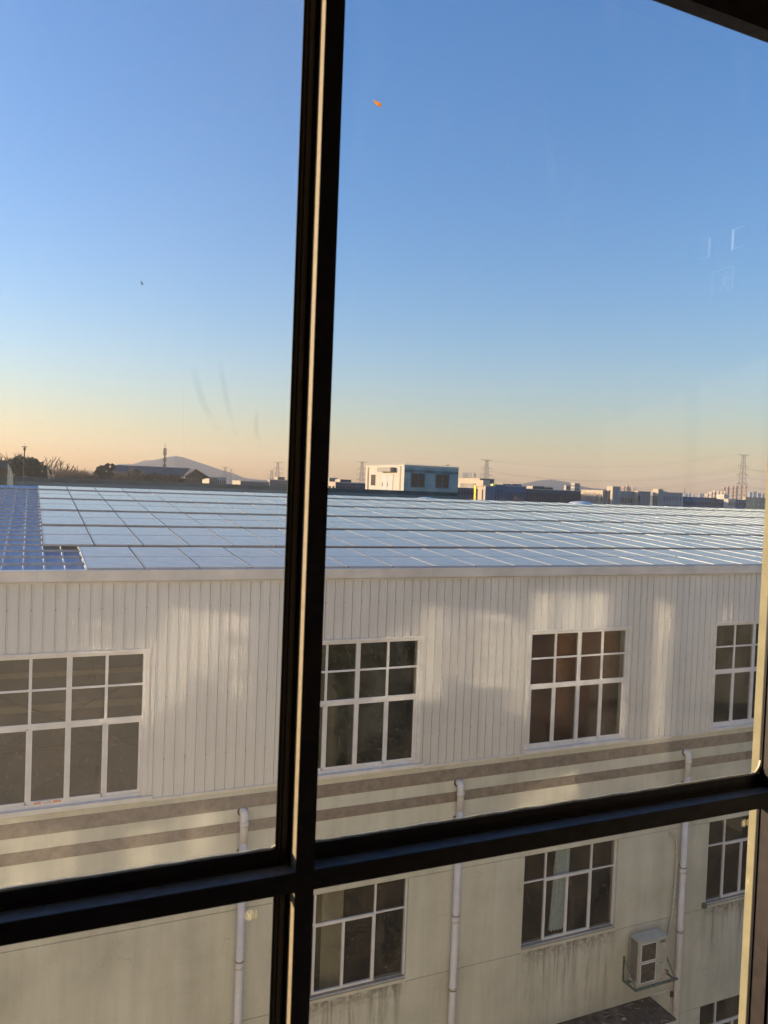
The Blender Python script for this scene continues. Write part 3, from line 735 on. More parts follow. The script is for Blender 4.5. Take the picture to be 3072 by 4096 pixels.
m.tube([p+Vector((-.16, 0, .06)), p+Vector((-.10, 0, .06)), p+Vector((0, 0, .05)), p+Vector((.08, 0, .10)), p+Vector((.12, 0, .15)), p+Vector((.17, 0, .15))], [.01, .035, .065, .05, .035, .006], 8)
m.bar(p+Vector((-.14, 0, .06)), p+Vector((-.26, 0, .03)), .025, 4); m.bar(p+Vector((0, .02, .03)), p+Vector((0, .02, -.04)), .006, 4)
tag(m.build('bird', MT['gasket'], origin=p, smooth=True), 'small dark bird perched on the front roof edge of the hut', 'bird')

# ================================================================== TREES, HOUSE AND MASTS ON THE LEFT
def leaf_tree(name, c, rx, rz, n, mat, label, cat, seed, group=None, size=.35, trunk=True, flat=1.0):
    rnd = random.Random(seed); root = empty(name, (c[0], c[1], -H), label, cat, group)
    m = MB(); cl = []
    for i in range(max(8, int(n/90))):
        while True:
            p = Vector((rnd.uniform(-1, 1), rnd.uniform(-1, 1), rnd.uniform(-.8, 1)))
            if p.length < 1: break
        cl.append((Vector((c[0]+p.x*rx*.85, c[1]+p.y*rx*.7, c[2]+p.z*rz*.85)), rnd.uniform(.12, .26)*rx))
    for i in range(n):
        q, r_ = cl[i % len(cl)]
        d = Vector((rnd.gauss(0, 1), rnd.gauss(0, 1), rnd.gauss(0, .8))).normalized()*r_*rnd.uniform(.5, 1.05)
        p = q+d; u = Vector((rnd.gauss(0, 1), rnd.gauss(0, 1), rnd.gauss(0, 1))).normalized(); v = u.cross(Vector((rnd.gauss(0, 1), rnd.gauss(0, 1), rnd.gauss(0, 1)))).normalized()
        s = size*rnd.uniform(.5, 1.2); m.add([p-u*s*.5, p+v*s*.35, p+u*s*.5, p-v*s*.35], [(0,1,2,3)])
    m.build('crown', mat, root)
    m = MB(); base = Vector((c[0], c[1], -H)); topp = Vector((c[0], c[1], c[2]+rz*.3))
    m.bar(base, topp, rx*.09+.1, 7, .06)
    for i in range(9):
        q = cl[rnd.randrange(len(cl))][0]; s0 = base.lerp(topp, rnd.uniform(.7, .98)); m.bar(s0, q, .10, 5, .03)
    m.build('trunk', MT['bark'], root); return root
def bare_tree(name, base, height, spread, label, cat, seed, group=None, levels=5, r0=.22, mat=None, fork=.35, tw=1.0):
    rnd = random.Random(seed); root = empty(name, base, label, cat, group)
    tr = MB(); cr = MB()
    def grow(p, d, l, r_, lev):
        q = p+d*l; (tr if lev < 2 else cr).bar(p, q, r_, 5 if lev < 2 else 3, r_*.62)
        if lev >= levels: return
        nb = 3 if lev > 0 else 4
        for k in range(nb):
            nd = (d+Vector((rnd.gauss(0, 1)*spread, rnd.gauss(0, 1)*spread, rnd.uniform(-.05, .45)))).normalized()
            grow(p+d*l*rnd.uniform(.55, 1.0), nd, l*rnd.uniform(.58, .78), max(r_*.6, .018*tw), lev+1)
    b = Vector(base); grow(b, Vector((rnd.uniform(-.05, .05), 0, 1)).normalized(), height*fork, r0, 0)
    mz = max(v[2] for v in cr.v)-b.z; k = height/mz
    for q in (tr, cr): q.v = [(b.x+(v[0]-b.x)*.8, b.y+(v[1]-b.y)*.8, b.z+(v[2]-b.z)*k) for v in q.v]
    tr.build('trunk', MT['bark'], root); cr.build('crown', mat or MT['leaf_brown'], root); return root
# big round evergreen, x 35..206
def gz(px, py, Y): return at(px, py, Y)
c = gz(118, 1880, 112); leaf_tree('evergreen_tree', (c.x-.6, 112, c.z), 2.7, 1.75, 11000, MT['leaf_dark'], 'broad dark evergreen tree beyond the parapet, under the T-topped pole', 'tree', 1, size=.30)
c = gz(185, 1886, 113); leaf_tree('evergreen_tree', (c.x, 113, c.z), 1.0, 1.4, 2600, MT['leaf_dark'], 'narrow dark evergreen touching the right side of the broad evergreen', 'tree', 9, size=.26)
for i, (px, Y, top, lab) in enumerate(((18, 135, 1806, 'bare winter tree behind the dark plant room, leftmost'), (60, 136, 1808, 'bare winter tree standing left of the T-topped pole'), (133, 137, 1812, 'bare winter tree just right of the T-topped pole'), (203, 128, 1822, 'spreading bare winter tree on the right of the broad evergreen'))):
    p = at(px, 1930, Y); t = at(px, top, Y)
    bare_tree('bare_tree', (p.x, Y, -H), (t.z+H), .42, lab, 'tree', 20+i, 'bare trees behind the evergreen', levels=6, r0=.30, fork=.42, tw=3.6)
# brown shrubs in a row
for i in range(9):
    px = 222+i*31+(i % 3)*4; Y = 118+(i % 2)*5; top = 1876+(i % 3)*5 if i < 5 else 1884+(i % 2)*8
    p = at(px, 1925, Y); t = at(px, top, Y)
    lab = 'brown leafless thicket tree beyond the parapet, %s right of the evergreen' % ordn(i)
    r_ = empty('bare_tree', (p.x, Y, -H), lab, 'tree', 'brown thicket trees beyond the parapet')
    rnd = random.Random(50+i); m = MB()
    top_z = t.z
    for k in range(210):
        a = Vector((p.x+rnd.gauss(0, .45), Y+rnd.gauss(0, .6), rnd.uniform(-3.2, -.4)))
        h_ = rnd.uniform(.5, 1)*(top_z-a.z); b = a+Vector((rnd.gauss(0, .35), rnd.gauss(0, .3), h_)); m.bar(a, b, .022, 3, .008)
        for j in range(4):
            s0 = a.lerp(b, rnd.uniform(.3, .95)); m.bar(s0, s0+Vector((rnd.gauss(0, .35), rnd.gauss(0, .3), rnd.uniform(.0, .5))), .014, 3, .006)
    m.build('crown', MT['leaf_brown'], r_); m = MB(); m.bar((p.x, Y, -H), (p.x, Y, -1.2), .22, 6, .1); m.build('trunk', MT['bark'], r_)
for i, (px, py, rx, rz, lab) in enumerate(((405, 1886, 1.1, 1.0, 'dark evergreen left of the tiled hall, lower of two'), (440, 1880, .9, 1.2, 'dark evergreen touching the left roof end of the tiled hall'))):
    c = at(px, py, 116); leaf_tree('evergreen_tree', (c.x, 116, c.z), rx, rz, 3200, MT['leaf_dark'], lab, 'tree', 30+i, size=.26)
c = at(470, 1880, 119); bare_tree('conifer_tree', (c.x, 119, -H), H+2.6, .25, 'slim spiky tree top rising over the tiled hall roof', 'tree', 44, levels=5, r0=.2, fork=.5)
for i, px in enumerate((500, 545, 585, 625, 672)):
    c = at(px, 1912, 112); lab = ['russet leafy bush before the tiled hall, farthest left', 'russet leafy bush under the dormer of the tiled hall', 'russet leafy bush right of the dormer', 'russet leafy bush near the middle of the tiled hall', 'russet leafy bush by the hall columns'][i]
    leaf_tree('bush', (c.x, 112, c.z), .95, .75, 900, MT['leaf_brown'], lab, 'bush', 70+i, 'russet bushes before the tiled hall', size=.22)
# tiled hall
Yh = 124
def P(px, py, Y=Yh): return at(px, py, Y)
a = P(452, 1903); bR = P(836, 1908); rz_ = P(600, 1866).z; ez = P(738, 1903).z
hall = empty('tiled_hall', (P(650,1900).x, Yh, -H), 'low hall with dark tiled hipped roof and glazed timber gable', 'house')
x0, x1 = a.x-1.5, bR.x; gxa, gxb = P(738, 1900).x, bR.x
yb = Yh+12; yr = Yh+5
m = MB()
rl, rr = P(478, 1866).x, P(782, 1871).x
m.add([(x0, Yh, ez), (x1-2.6, Yh, ez), (rr, yr, rz_+.1), (rl, yr, rz_+.1), (x0, yb, ez), (x1, yb, ez)], [(0,1,2,3), (4,3,2,5), (0,3,4), (1,5,2)])
m.build('roof', MT['tile'], hall)
gx = P(777, 1880).x; gt = P(777, 1882, Yh-1).z; ge = P(700, 1905, Yh-1).z-.1
m = MB(); gl_, gr_ = P(733, 1905, Yh-1).x, P(836, 1906, Yh-1).x
m.add([(gl_-.2, Yh-1.6, ge-.02), (gx, Yh-1.6, gt+.25), (gr_+.3, Yh-1.6, ge-.02), (gl_-.2, Yh-1.6, ge-.2), (gx, Yh-1.6, gt), (gr_+.3, Yh-1.6, ge-.2),
       (gl_-.2, Yh+5, ge-.02), (gx, Yh+5, gt+.25), (gr_+.3, Yh+5, ge-.02)], [(0,1,4,3), (1,2,5,4), (0,6,7,1), (1,7,8,2)])
m.build('gable_roof', MT['tile'], hall)
m = MB(); m.add([(gl_+.1, Yh-1, ge-.15), (gr_-.5, Yh-1, ge-.15), (gx, Yh-1, gt-.05)], [(0,1,2)]); m.box(gl_+.3, gr_-1.0, Yh-1, Yh+5, -H, ge-.151); m.build('glazing', MT['b_win'], hall)
m = MB()
for k in range(9):
    x = gl_+.35+k*(gr_-1.1-gl_-.35)/8; zt_ = min(gt-.15, ge+(gt-ge)*(1-abs(x-gx)/(gr_-gx)))
    m.box(x-.06, x+.06, Yh-1.1, Yh-1.005, -3.5, zt_)
m.box(gl_+.2, gr_-.9, Yh-1.12, Yh-1.004, ge-.25, ge-.13); m.box(gl_+.2, gr_-.9, Yh-1.12, Yh-1.004, ge-1.0, ge-.93)
m.bar((gl_-.2, Yh-1.62, ge-.1), (gx, Yh-1.62, gt+.13), .09, 4); m.bar((gr_+.3, Yh-1.62, ge-.1), (gx, Yh-1.62, gt+.13), .09, 4)
m.build('timber_frame', MT['wood'], hall)
m = MB(); m.box(x0+.8, gl_+.2, Yh+2.5, Yh+11, -H, ez-.01); m.build('wall', MT['wood'], hall)
m = MB()
for k in range(9): xk = x0+1.5+k*1.55; m.bar((xk, Yh+.6, -H), (xk, Yh+.6, ez-.05), .10, 6)
m.box(x0+.3, gl_, Yh+.45, Yh+.75, ez-.30, ez-.05); m.build('colonnade', MT['wood'], hall)
dx = P(540, 1885).x
m = MB(); zt_ = P(540, 1874).z; m.add([(dx-1.3, Yh+.2, zt_-.75), (dx, Yh+.2, zt_), (dx+1.3, Yh+.2, zt_-.75), (dx-1.3, Yh+4, zt_-.75), (dx, Yh+4, zt_), (dx+1.3, Yh+4, zt_-.75)], [(0,3,4,1), (1,4,5,2), (0,1,2)])
m.bar((dx-1.35, Yh+.15, zt_-.75), (dx, Yh+.15, zt_+.02), .06, 4); m.bar((dx+1.35, Yh+.15, zt_-.75), (dx, Yh+.15, zt_+.02), .06, 4)
m.build('dormer', MT['tile'], hall)
# pole with T-shaped top
p = at(98, 1800, 70); m = MB(); top = at(98, 1788, 70).z
pole = empty('lamp_post', (p.x, 70.5, -1.9), 'tall thin pole with T-shaped top left of centre above the evergreen', 'pole')
m.bar((p.x, 70.5, -H), (p.x, 70.5, top), .06, 6, .045); m.build('post', MT['dark_hole'], pole)
m = MB(); m.box(p.x-.20, p.x+.20, 70.4, 70.6, top, top+.06); m.bar((p.x, 70.5, top+.06), (p.x, 70.5, top+.35), .01, 4); m.bar((p.x-.02, 70.5, top-.25), (p.x+.02, 70.5, top-.05), .09, 6); m.build('lamp_head', MT['dark_hole'], pole)
# cell tower
Yc = 230; p = at(658, 1866, Yc); zt_ = at(658, 1770, Yc).z; zs = at(658, 1792, Yc).z
ct = empty('phone_mast', (p.x, Yc, -H), 'slender phone mast with clustered antennas behind the tiled hall', 'mast')
m = MB(); m.bar((p.x, Yc, -H), (p.x, Yc, zs), .32, 8, .20); m.bar((p.x, Yc, zs), (p.x, Yc, zt_), .06, 5, .03); m.build('pole', MT['bark'], ct)
for zf, n_a in ((zs-.5, 3), (zs-1.5, 6), (zs-3.3, 6), (zs-5.0, 4)):
    m = MB()
    for k in range(n_a):
        t = k*2*math.pi/n_a+.3; x = p.x+.42*math.cos(t); y = Yc+.42*math.sin(t); m.box(x-.07, x+.07, y-.05, y+.05, zf-.55, zf+.45); m.bar((p.x, Yc, zf), (x, y, zf), .05, 4)
    m.build('antenna', MT['bark'], ct)
# dark plant room with pipes on the left end of our own view
Yp = 62; p0, p1 = at(-60, 1842, Yp), at(31, 1842, Yp)
pr = empty('plant_room', ((p0.x+p1.x)/2, Yp, -1.9), 'dark grey box-like plant room at the far left edge', 'building')
m = MB(); m.box(p0.x, p1.x, Yp, Yp+3, at(31, 1876, Yp).z, p1.z); m.build('upper_panel', MT['tile'], pr)
m = MB(); zb_ = at(31, 1876, Yp).z; m.box(p0.x, p1.x-.12, Yp+.6, Yp+3, -H, zb_); m.build('wall', MT['rust'], pr)
m = MB(); rnd = random.Random(8)
for k in range(14):
    x = p1.x-.1-rnd.uniform(0, .7); m.bar((x, Yp+rnd.uniform(0, .4), -1.9), (x+rnd.uniform(-.1, .1), Yp+.1, zb_+rnd.uniform(-.8, 0)), .02, 4)
m.build('leaning_poles', MT['rust'], pr)
fc = empty('metal_fence', (at(45, 1940, 58).x, 58, -1.9), 'short run of grey upright metal posts beside the plant room', 'fence')
for k, (px, py) in enumerate(((34, 1855), (38, 1862), (42, 1870), (45, 1876), (49, 1886), (52, 1898))):
    m = MB(); q = at(px, py, 58+k*.5); m.bar((q.x, 58+k*.5, -H), (q.x, 58+k*.5, q.z), .024, 6); m.build('post', MT['steel_green'], fc)

# ================================================================== CITY BEYOND
def block(name, xl, xc, xr, ytop, L, mf, ms, label, cat='building', rows=0, cols=0, srows=0, scols=0, parapet=True, zbot=None, wf=.55, hf=.5, zoff=1.2, pitch_h=3.4, roofbox=(), wmat=None, group=None, slit=False, deep=90):
    # front face between pixels xc..xr at depth L, left (sunlit) face runs back to pixel xl
    A = at(xc, ytop, L); B = at(xr, ytop, L); top = A.z
    yb = L+8
    if xl < xc-1:
        d = ray(xl, ytop); k = A.x/d.x; yb = max(L+3, d.y*k)
    yb = min(yb, L+deep)
    root = empty(name, ((A.x+B.x)/2, L, -H), label, cat, group)
    zb0 = -H if zbot is None else zbot
    m = MB(); m.box(A.x, B.x, L, yb, zb0, top); m.mi = 1; m.box(A.x-.06, A.x-.001, L+.02, yb-.02, zb0, top-.02)  # dark front and pale left skin paint shade and sun into the colours
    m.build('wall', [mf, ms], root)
    if parapet:
        m = MB(); t_ = .25; m.box(A.x-.2, B.x+.2, L-.2, L+.1, top, top+.35); m.box(A.x-.2, A.x+.1, L+.1, yb, top, top+.35); m.box(B.x-.1, B.x+.2, L+.1, yb, top, top+.35); m.build('parapet', ms, root)
    wm = wmat or MT['b_win']
    if rows and cols:
        W_ = B.x-A.x; cw = W_/cols
        for r_ in range(rows):
            zt = top-zoff-r_*pitch_h; zb = zt-(pitch_h*hf if not slit else pitch_h*.92)
            for c_ in range(cols):
                x0 = A.x+cw*(c_+.5-wf/2); m = MB(); m.box(x0, x0+cw*wf, L-.08, L-.004, zb, zt); m.build('window', wm, root)
    if srows and scols:
        W_ = yb-L; cw = W_/scols
        for r_ in range(srows):
            zt = top-zoff-r_*pitch_h; zb = zt-(pitch_h*hf if not slit else pitch_h*.92)
            for c_ in range(scols):
                y0 = L+cw*(c_+.5-wf/2); m = MB(); m.box(A.x-.14, A.x-.065, y0, y0+cw*wf, zb, zt); m.build('window', wm, root)
    for (ra, rb, rh, ry) in roofbox:
        m = MB(); x0 = A.x+(B.x-A.x)*ra; x1 = A.x+(B.x-A.x)*rb; m.box(x0, x1, L+ry, L+ry+5, top, top+rh); m.mi = 1; m.box(x0-.05, x0-.001, L+ry+.02, L+ry+4.98, top, top+rh-.02); m.build('roof_room', [mf, ms], root)
    return root, A, B, top, yb
b = block
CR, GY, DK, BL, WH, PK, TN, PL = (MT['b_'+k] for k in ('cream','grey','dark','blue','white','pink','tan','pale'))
# left of the mullion
b('office_block', 735, 838, 870, 1911, 260, DK, CR, 'low dark block with cream sunlit end right beside the tiled hall', rows=1, cols=4)
b('office_block', 845, 851, 905, 1908, 330, GY, CR, 'dark blue-grey block below the nearest left pylons', rows=1, cols=6, parapet=False)
b('factory_shed', 930, 963, 1078, 1926, 300, DK, CR, 'long low dark shed left of the mullion, pale end wall', rows=1, cols=10)
b('office_block', 1078, 1080, 1160, 1921, 320, DK, TN, 'dark block with rooftop room immediately left of the mullion', rows=2, cols=8, roofbox=((.45, .8, 1.6, 2),))
# between mullion and hut
b('office_block', 1270, 1343, 1462, 1931, 260, DK, CR, 'dark block with cream windowed end between the mullion and the hut', srows=2, scols=5, rows=2, cols=9, hf=.4, roofbox=((.25, .62, 1.3, 3),))
b('office_block', 1290, 1318, 1350, 1911, 330, GY, CR, 'small grey tower room directly right of the mullion', parapet=False)
# right of the hut
r1, A1, B1, t1, y1 = b('office_block', 1834, 1920, 1977, 1916, 330, DK, CR, 'cream office block with white upright fins right behind the hut', rows=1, cols=2, hf=.6, zoff=2.4, wmat=GY)
for k in range(14):
    yy = A1.y+4+k*(y1-A1.y-6)/14; m = MB(); m.box(A1.x-.6, A1.x-.07, yy, yy+ (y1-A1.y)/40, t1-6.6, t1-2.2); m.build('fin', WH, r1)
m = MB()                                        # roof lettering, stroke by stroke
xq = A1.x+.3; yq0 = y1-4; lz = t1+.5
def stroke(u0, v0, u1, v1, base): m.bar((xq, base-u0, lz+v0), (xq, base-u1, lz+v1), .16, 4)
for gi in range(4):
    bs = yq0-gi*(y1-A1.y)*.16; w_ = (y1-A1.y)*.12
    if gi < 2:
        for u0, v0, u1, v1 in ((0,0,0,2.6), (1,0,1,2.6), (0,0,1,0), (0,1.3,1,1.3), (0,2.6,1,2.6), (.5,0,.5,2.6)): stroke(u0*w_, v0, u1*w_, v1, bs)
    elif gi == 2:
        for u0, v0, u1, v1 in ((0,0,1,0), (0,2.6,1,2.6), (.5,0,.5,2.6)): stroke(u0*w_, v0, u1*w_, v1, bs)
    else:
        for u0, v0, u1, v1 in ((0,0,1,0), (.35,0,.35,2.6), (.65,0,.65,2.6), (.1,2,.2,.7), (.9,2,.8,.7)): stroke(u0*w_, v0, u1*w_, v1, bs)
m.build('roof_lettering', GY, r1)
b('office_block', 1830, 1832, 1900, 1950, 290, DK, CR, 'lower dark glazed front beneath the finned cream block', rows=2, cols=6, parapet=False)
r2, A2, B2, t2, y2 = b('office_block', 1900, 1943, 1978, 1946, 240, BL, CR, 'cream cube-like block with two tall dark slits and yellow sun-glint edge', slit=True, srows=1, scols=2, wf=.18, hf=1, zoff=1.0, pitch_h=7.5)
m = MB(); m.box(A2.x-.4, A2.x-.15, y2-1.4, y2-.1, t2-9, t2+.4); m.build('glint_strip', MT['sun_glint'], r2)  # strip coloured as the sun's reflection along the block's edge
m = MB(); m.box(A2.x-.5, A2.x+2.2, A2.y+1, A2.y+5, t2, t2+2.2); m.build('roof_room', CR, r2)
r3, A3, B3, t3, y3 = b('office_block', 1977, 1979, 2026, 1940, 252, BL, CR, 'blue-grey block with narrow slits and a sun glint shaped as a roof sphere', rows=1, cols=5, wf=.25, slit=True, pitch_h=9, zoff=1.5)
m = MB(); V = []; n = 12; q = at(1974, 1941, 250)
for j in range(9):
    t = -math.pi/2+j/8*math.pi
    for i in range(n): V.append((q.x+.55*math.cos(t)*math.cos(i*2*math.pi/n), 250+.55*math.cos(t)*math.sin(i*2*math.pi/n), q.z+.95*math.sin(t)))
m.add(V, [(j*n+i, j*n+(i+1) % n, (j+1)*n+(i+1) % n, (j+1)*n+i) for j in range(8) for i in range(n)]); m.build('glint_sphere', MT['sun_glint'], r3, smooth=True)  # yellow sphere added in place of a sun glint on a window
b('office_block', 2022, 2026, 2105, 1945, 270, BL, CR, 'slate blue block carrying a long cream roof room', rows=1, cols=13, wf=.35, slit=True, pitch_h=9, zoff=2.2, roofbox=((.02, .45, 1.0, 3), (.5, .98, 1.1, 3)))
b('factory_shed', 2098, 2101, 2324, 1957, 290, DK, CR, 'very long dark office front with many upright slits under the right hill', rows=1, cols=34, wf=.42, slit=True, pitch_h=11, zoff=1.4, roofbox=((.20, .40, 1.6, 3), (.42, .56, 1.3, 3)))
b('tower_block', 2284, 2299, 2320, 1934, 620, GY, WH, 'pale square tower on the right slope of the hill, sun glint on top', rows=5, cols=3, srows=5, scols=3, pitch_h=3.4)
b('office_block', 2258, 2265, 2283, 1942, 560, GY, CR, 'small dim tower left of the pale square tower', rows=2, cols=2)
r4, A4, B4, t4, y4 = b('office_block', 2324, 2412, 2428, 1964, 300, GY, CR, 'cream building with tall columns right of the dark slit front', srows=2, scols=14, pitch_h=4.2, hf=.7, wf=.5, zoff=2.2)
for k in range(15):
    yy = A4.y+1+k*(y4-A4.y-2)/14; m = MB(); m.box(A4.x-.8, A4.x-.3, yy, yy+(y4-A4.y)/60, -H, t4-1.6); m.build('column', WH, r4)
b('office_block', 2428, 2452, 2481, 1948, 296, GY, CR, 'taller cream stair tower with dark right face', srows=1, scols=1, wf=.25, slit=True, pitch_h=10, zoff=1.5)
b('office_block', 2478, 2481, 2552, 1966, 305, GY, CR, 'grey three-bay block with two rows of windows right of the stair tower', rows=2, cols=7, pitch_h=5, hf=.45, zoff=3.0)
r5, A5, B5, t5, y5 = b('office_block', 2549, 2552, 2602, 1967, 302, GY, CR, 'grey block with pale columns before the second stair tower', rows=2, cols=5, pitch_h=5, hf=.6, zoff=2)
for k in range(5):
    xx = A5.x+1+k*(B5.x-A5.x-2)/5; m = MB(); m.box(xx, xx+.8, 300.9, 301.7, -H, t5-1); m.build('column', GY, r5)
b('office_block', 2612, 2634, 2653, 1959, 298, GY, CR, 'second cream stair tower with columns, right of centre', srows=1, scols=3, slit=True, pitch_h=10, zoff=3, wf=.4)
b('office_block', 2650, 2653, 2730, 1971, 300, GY, CR, 'grey block with three rows of blue windows next to blue works', rows=3, cols=7, pitch_h=4.2, hf=.5, zoff=1.6, roofbox=((.05, .5, .8, 4),), wmat=BL)
b('factory_shed', 2728, 2731, 2912, 1989, 310, BL, BL, 'long low deep blue works building with two rows of square windows', rows=2, cols=19, pitch_h=4.2, hf=.42, zoff=2.0, wf=.5)
b('office_block', 2912, 2914, 2942, 1998, 300, WH, WH, 'small white columned house between blue works and pylon', rows=2, cols=4, wf=.4, pitch_h=4, roofbox=((.25, .85, 2.6, 4),))
b('factory_shed', 2940, 2943, 2985, 2001, 305, BL, BL, 'blue shed standing behind the pylon foot', rows=1, cols=4)
r6, A6, B6, t6, y6 = b('factory_shed', 2980, 2983, 3130, 1990, 420, TN, TN, 'large tan shed wall with small pale windows at the right edge', rows=2, cols=7, wf=.10, hf=.22, pitch_h=7, zoff=4, wmat=MT['b_litwin'])
# apartment towers far right and in the gap
def towers(spec, L, mf, ms, labf, group):
    for i, (a_, c_, b_, t_) in enumerate(spec):
        if mf is PK: c_ = b_-2.5
        if i+1 < len(spec) and spec[i+1][0]-b_ < 5: b_ = spec[i+1][0]+1.5
        b('apartment_tower', a_, c_, b_, t_, L+i*(2 if mf is PK else 12), mf, ms, labf(i), 'apartment tower', rows=5, cols=1, srows=5 if mf is PK else 0, scols=2, deep=420, pitch_h=9, hf=.5, wf=.35, zoff=5, parapet=False, group=group)
towers([(2484, 2492, 2500, 1944), (2500, 2506, 2514, 1940), (2514, 2518, 2522, 1948), (2522, 2530, 2538, 1948)], 1500, PK, PK, lambda i: 'distant pinkish tower behind the grey three-bay block, %s from left' % ordn(i), 'distant towers behind the grey block')
towers([(2820, 2827, 2834, 1974), (2834, 2842, 2850, 1967), (2850, 2856, 2864, 1962), (2864, 2870, 2879, 1963), (2879, 2886, 2893, 1966), (2893, 2898, 2905, 1964)], 1350, PK, CR, lambda i: 'pink apartment tower of the lower cluster, %s from left' % ordn(i), 'lower cluster of pink towers')
towers([(2884, 2892, 2900, 1948), (2901, 2908, 2916, 1946), (2917, 2925, 2934, 1944), (2935, 2942, 2950, 1943), (2951, 2960, 2968, 1941), (2969, 2978, 2988, 1941)], 1500, PK, PK, lambda i: 'tall pink apartment tower behind the pylon, %s from left' % ordn(i), 'tall pink towers behind the pylon')
towers([(2992, 3000, 3008, 1968), (3009, 3014, 3022, 1966), (3026, 3032, 3040, 1972), (3044, 3050, 3058, 1974)], 2000, PL, PL, lambda i: 'faint blue-grey tower right of the pylon, %s from it' % ordn(i), 'faint towers right of the pylon')
towers([(2735, 2742, 2748, 1974), (2750, 2756, 2764, 1973), (2770, 2774, 2779, 1978), (2794, 2800, 2816, 1974)], 2300, PL, PL, lambda i: 'faint pale tower above the blue works, %s from left' % ordn(i), 'faint towers above the blue works')
towers([(2452, 2458, 2464, 1950)], 1700, PK, PK, lambda i: 'lone faint pink tower peeping over the first stair tower', None)
# pylons
def pylon(px, ytop, L, label, wk=1.0, arms=4, wide_top=True):
    T = at(px, ytop, L); h_ = T.z+H; x, y = T.x, L
    root = empty('pylon', (x, y, -H), label, 'pylon', 'lattice pylons on the skyline')
    th = (.13 if L < 600 else .15)*wk
    def hw(t): return (3.2*(1-t)**1.15+.85)*(1 if h_ > 30 else .8)     # half width at relative height t
    m = MB(); N = 13
    for sx in (-1, 1):
        for sy in (-1, 1):
            for k in range(N):
                t0, t1_ = k/N, (k+1)/N
                m.bar((x+sx*hw(t0), y+sy*hw(t0), -H+h_*t0), (x+sx*hw(t1_), y+sy*hw(t1_), -H+h_*t1_), th, 4)
    for k in range(N):
        t0, t1_ = k/N, (k+1)/N
        for s in (-1, 1):
            m.bar((x-hw(t0), y+s*hw(t0), -H+h_*t0), (x+hw(t1_), y+s*hw(t1_), -H+h_*t1_), th*.6, 3); m.bar((x+hw(t0), y+s*hw(t0), -H+h_*t0), (x-hw(t1_), y+s*hw(t1_), -H+h_*t1_), th*.6, 3)
            m.bar((x+s*hw(t0), y-hw(t0), -H+h_*t0), (x+s*hw(t1_), y+hw(t1_), -H+h_*t1_), th*.6, 3)
    m.build('mast', MT['pylon'], root)
    tips = []
    for k in range(arms):
        m = MB(); z = T.z-.3-(k*h_*.125 if k else 0) - (h_*.04 if k else 0); w_ = (6.2 if k == 0 else [0, 5.6, 6.6, 6.4, 6.4][k])*(1 if h_ > 40 else .85)
        for s in (-1, 1):
            m.bar((x+s*hw(.85), y, z-1.1 if k == 0 else z+1.4), (x+s*w_, y, z), th*.8, 3); m.bar((x+s*hw(.85), y, z if k else z-.1), (x+s*w_, y, z), th*.8, 3)
            if k: m.bar((x+s*w_, y, z), (x+s*w_, y, z-2.0), th*.6, 3)
            tips.append((x+s*w_, y, z-2.0 if k else z))
        m.build('crossarm', MT['pylon'], root)
    return tips
tR = pylon(2975, 1817, 480, 'tallest steel lattice pylon near the right edge')
tM = pylon(1948, 1838, 640, 'lattice pylon rising behind the finned cream block', arms=4)
pylon(1449, 1846, 800, 'lattice pylon between the mullion and the hut')
pylon(1112, 1848, 900, 'lattice pylon nearest the mullion on its left', arms=5)
pylon(1087, 1881, 1100, 'shorter lattice pylon just left of the one by the mullion')
pylon(901, 1867, 1000, 'lattice pylon on the right foot of the left hill, nearer of two')
pylon(925, 1875, 1500, 'faint lattice pylon on the right foot of the left hill', arms=3)
def wire(name, a_, b_, sag, label, r_=.05):
    m = MB(); a_, b_ = Vector(a_), Vector(b_); pts = []
    for k in range(25):
        t = k/24; p = a_.lerp(b_, t); p.z -= sag*4*t*(1-t); pts.append(p)
    m.tube(pts, r_, 3); tag(m.build(name, MT['pylon'], origin=pts[0]), label, 'power line', 'power lines between the pylons')
names = ['top', 'top', 'upper arm', 'upper arm', 'middle arm', 'middle arm', 'lowest arm', 'lowest arm']
for k in range(0, 8):
    if k == 1: continue
    wire('power_line', tM[k], tR[k], 9+k*.4, 'thin power line strung between the two right pylons, %s, %s side' % (names[k], 'left' if k % 2 == 0 else 'right'))
for k in (2, 3, 4, 5, 6, 7):
    e_ = Vector(tR[k])+Vector((260, -60, -2)); wire('power_line', tR[k], e_, 5, 'thin power line leaving the right frame edge from the tallest pylon, %s, %s side' % (names[k], 'left' if k % 2 == 0 else 'right'))
for i, (px, y0_, L, lab) in enumerate(((2740, 1951, 300, 'thin dark mast above the blue works'), (2547, 1949, 310, 'thin mast above the grey three-bay block'))):
    p = at(px, y0_, L); m = MB(); m.bar((p.x, L, -H), (p.x, L, p.z), .16, 5, .08); m.box(p.x-.5, p.x+.5, L-.05, L+.05, p.z-2.2, p.z-2.05); tag(m.build('mast', MT['dark_hole'], origin=(p.x, L, -H)), lab, 'mast')
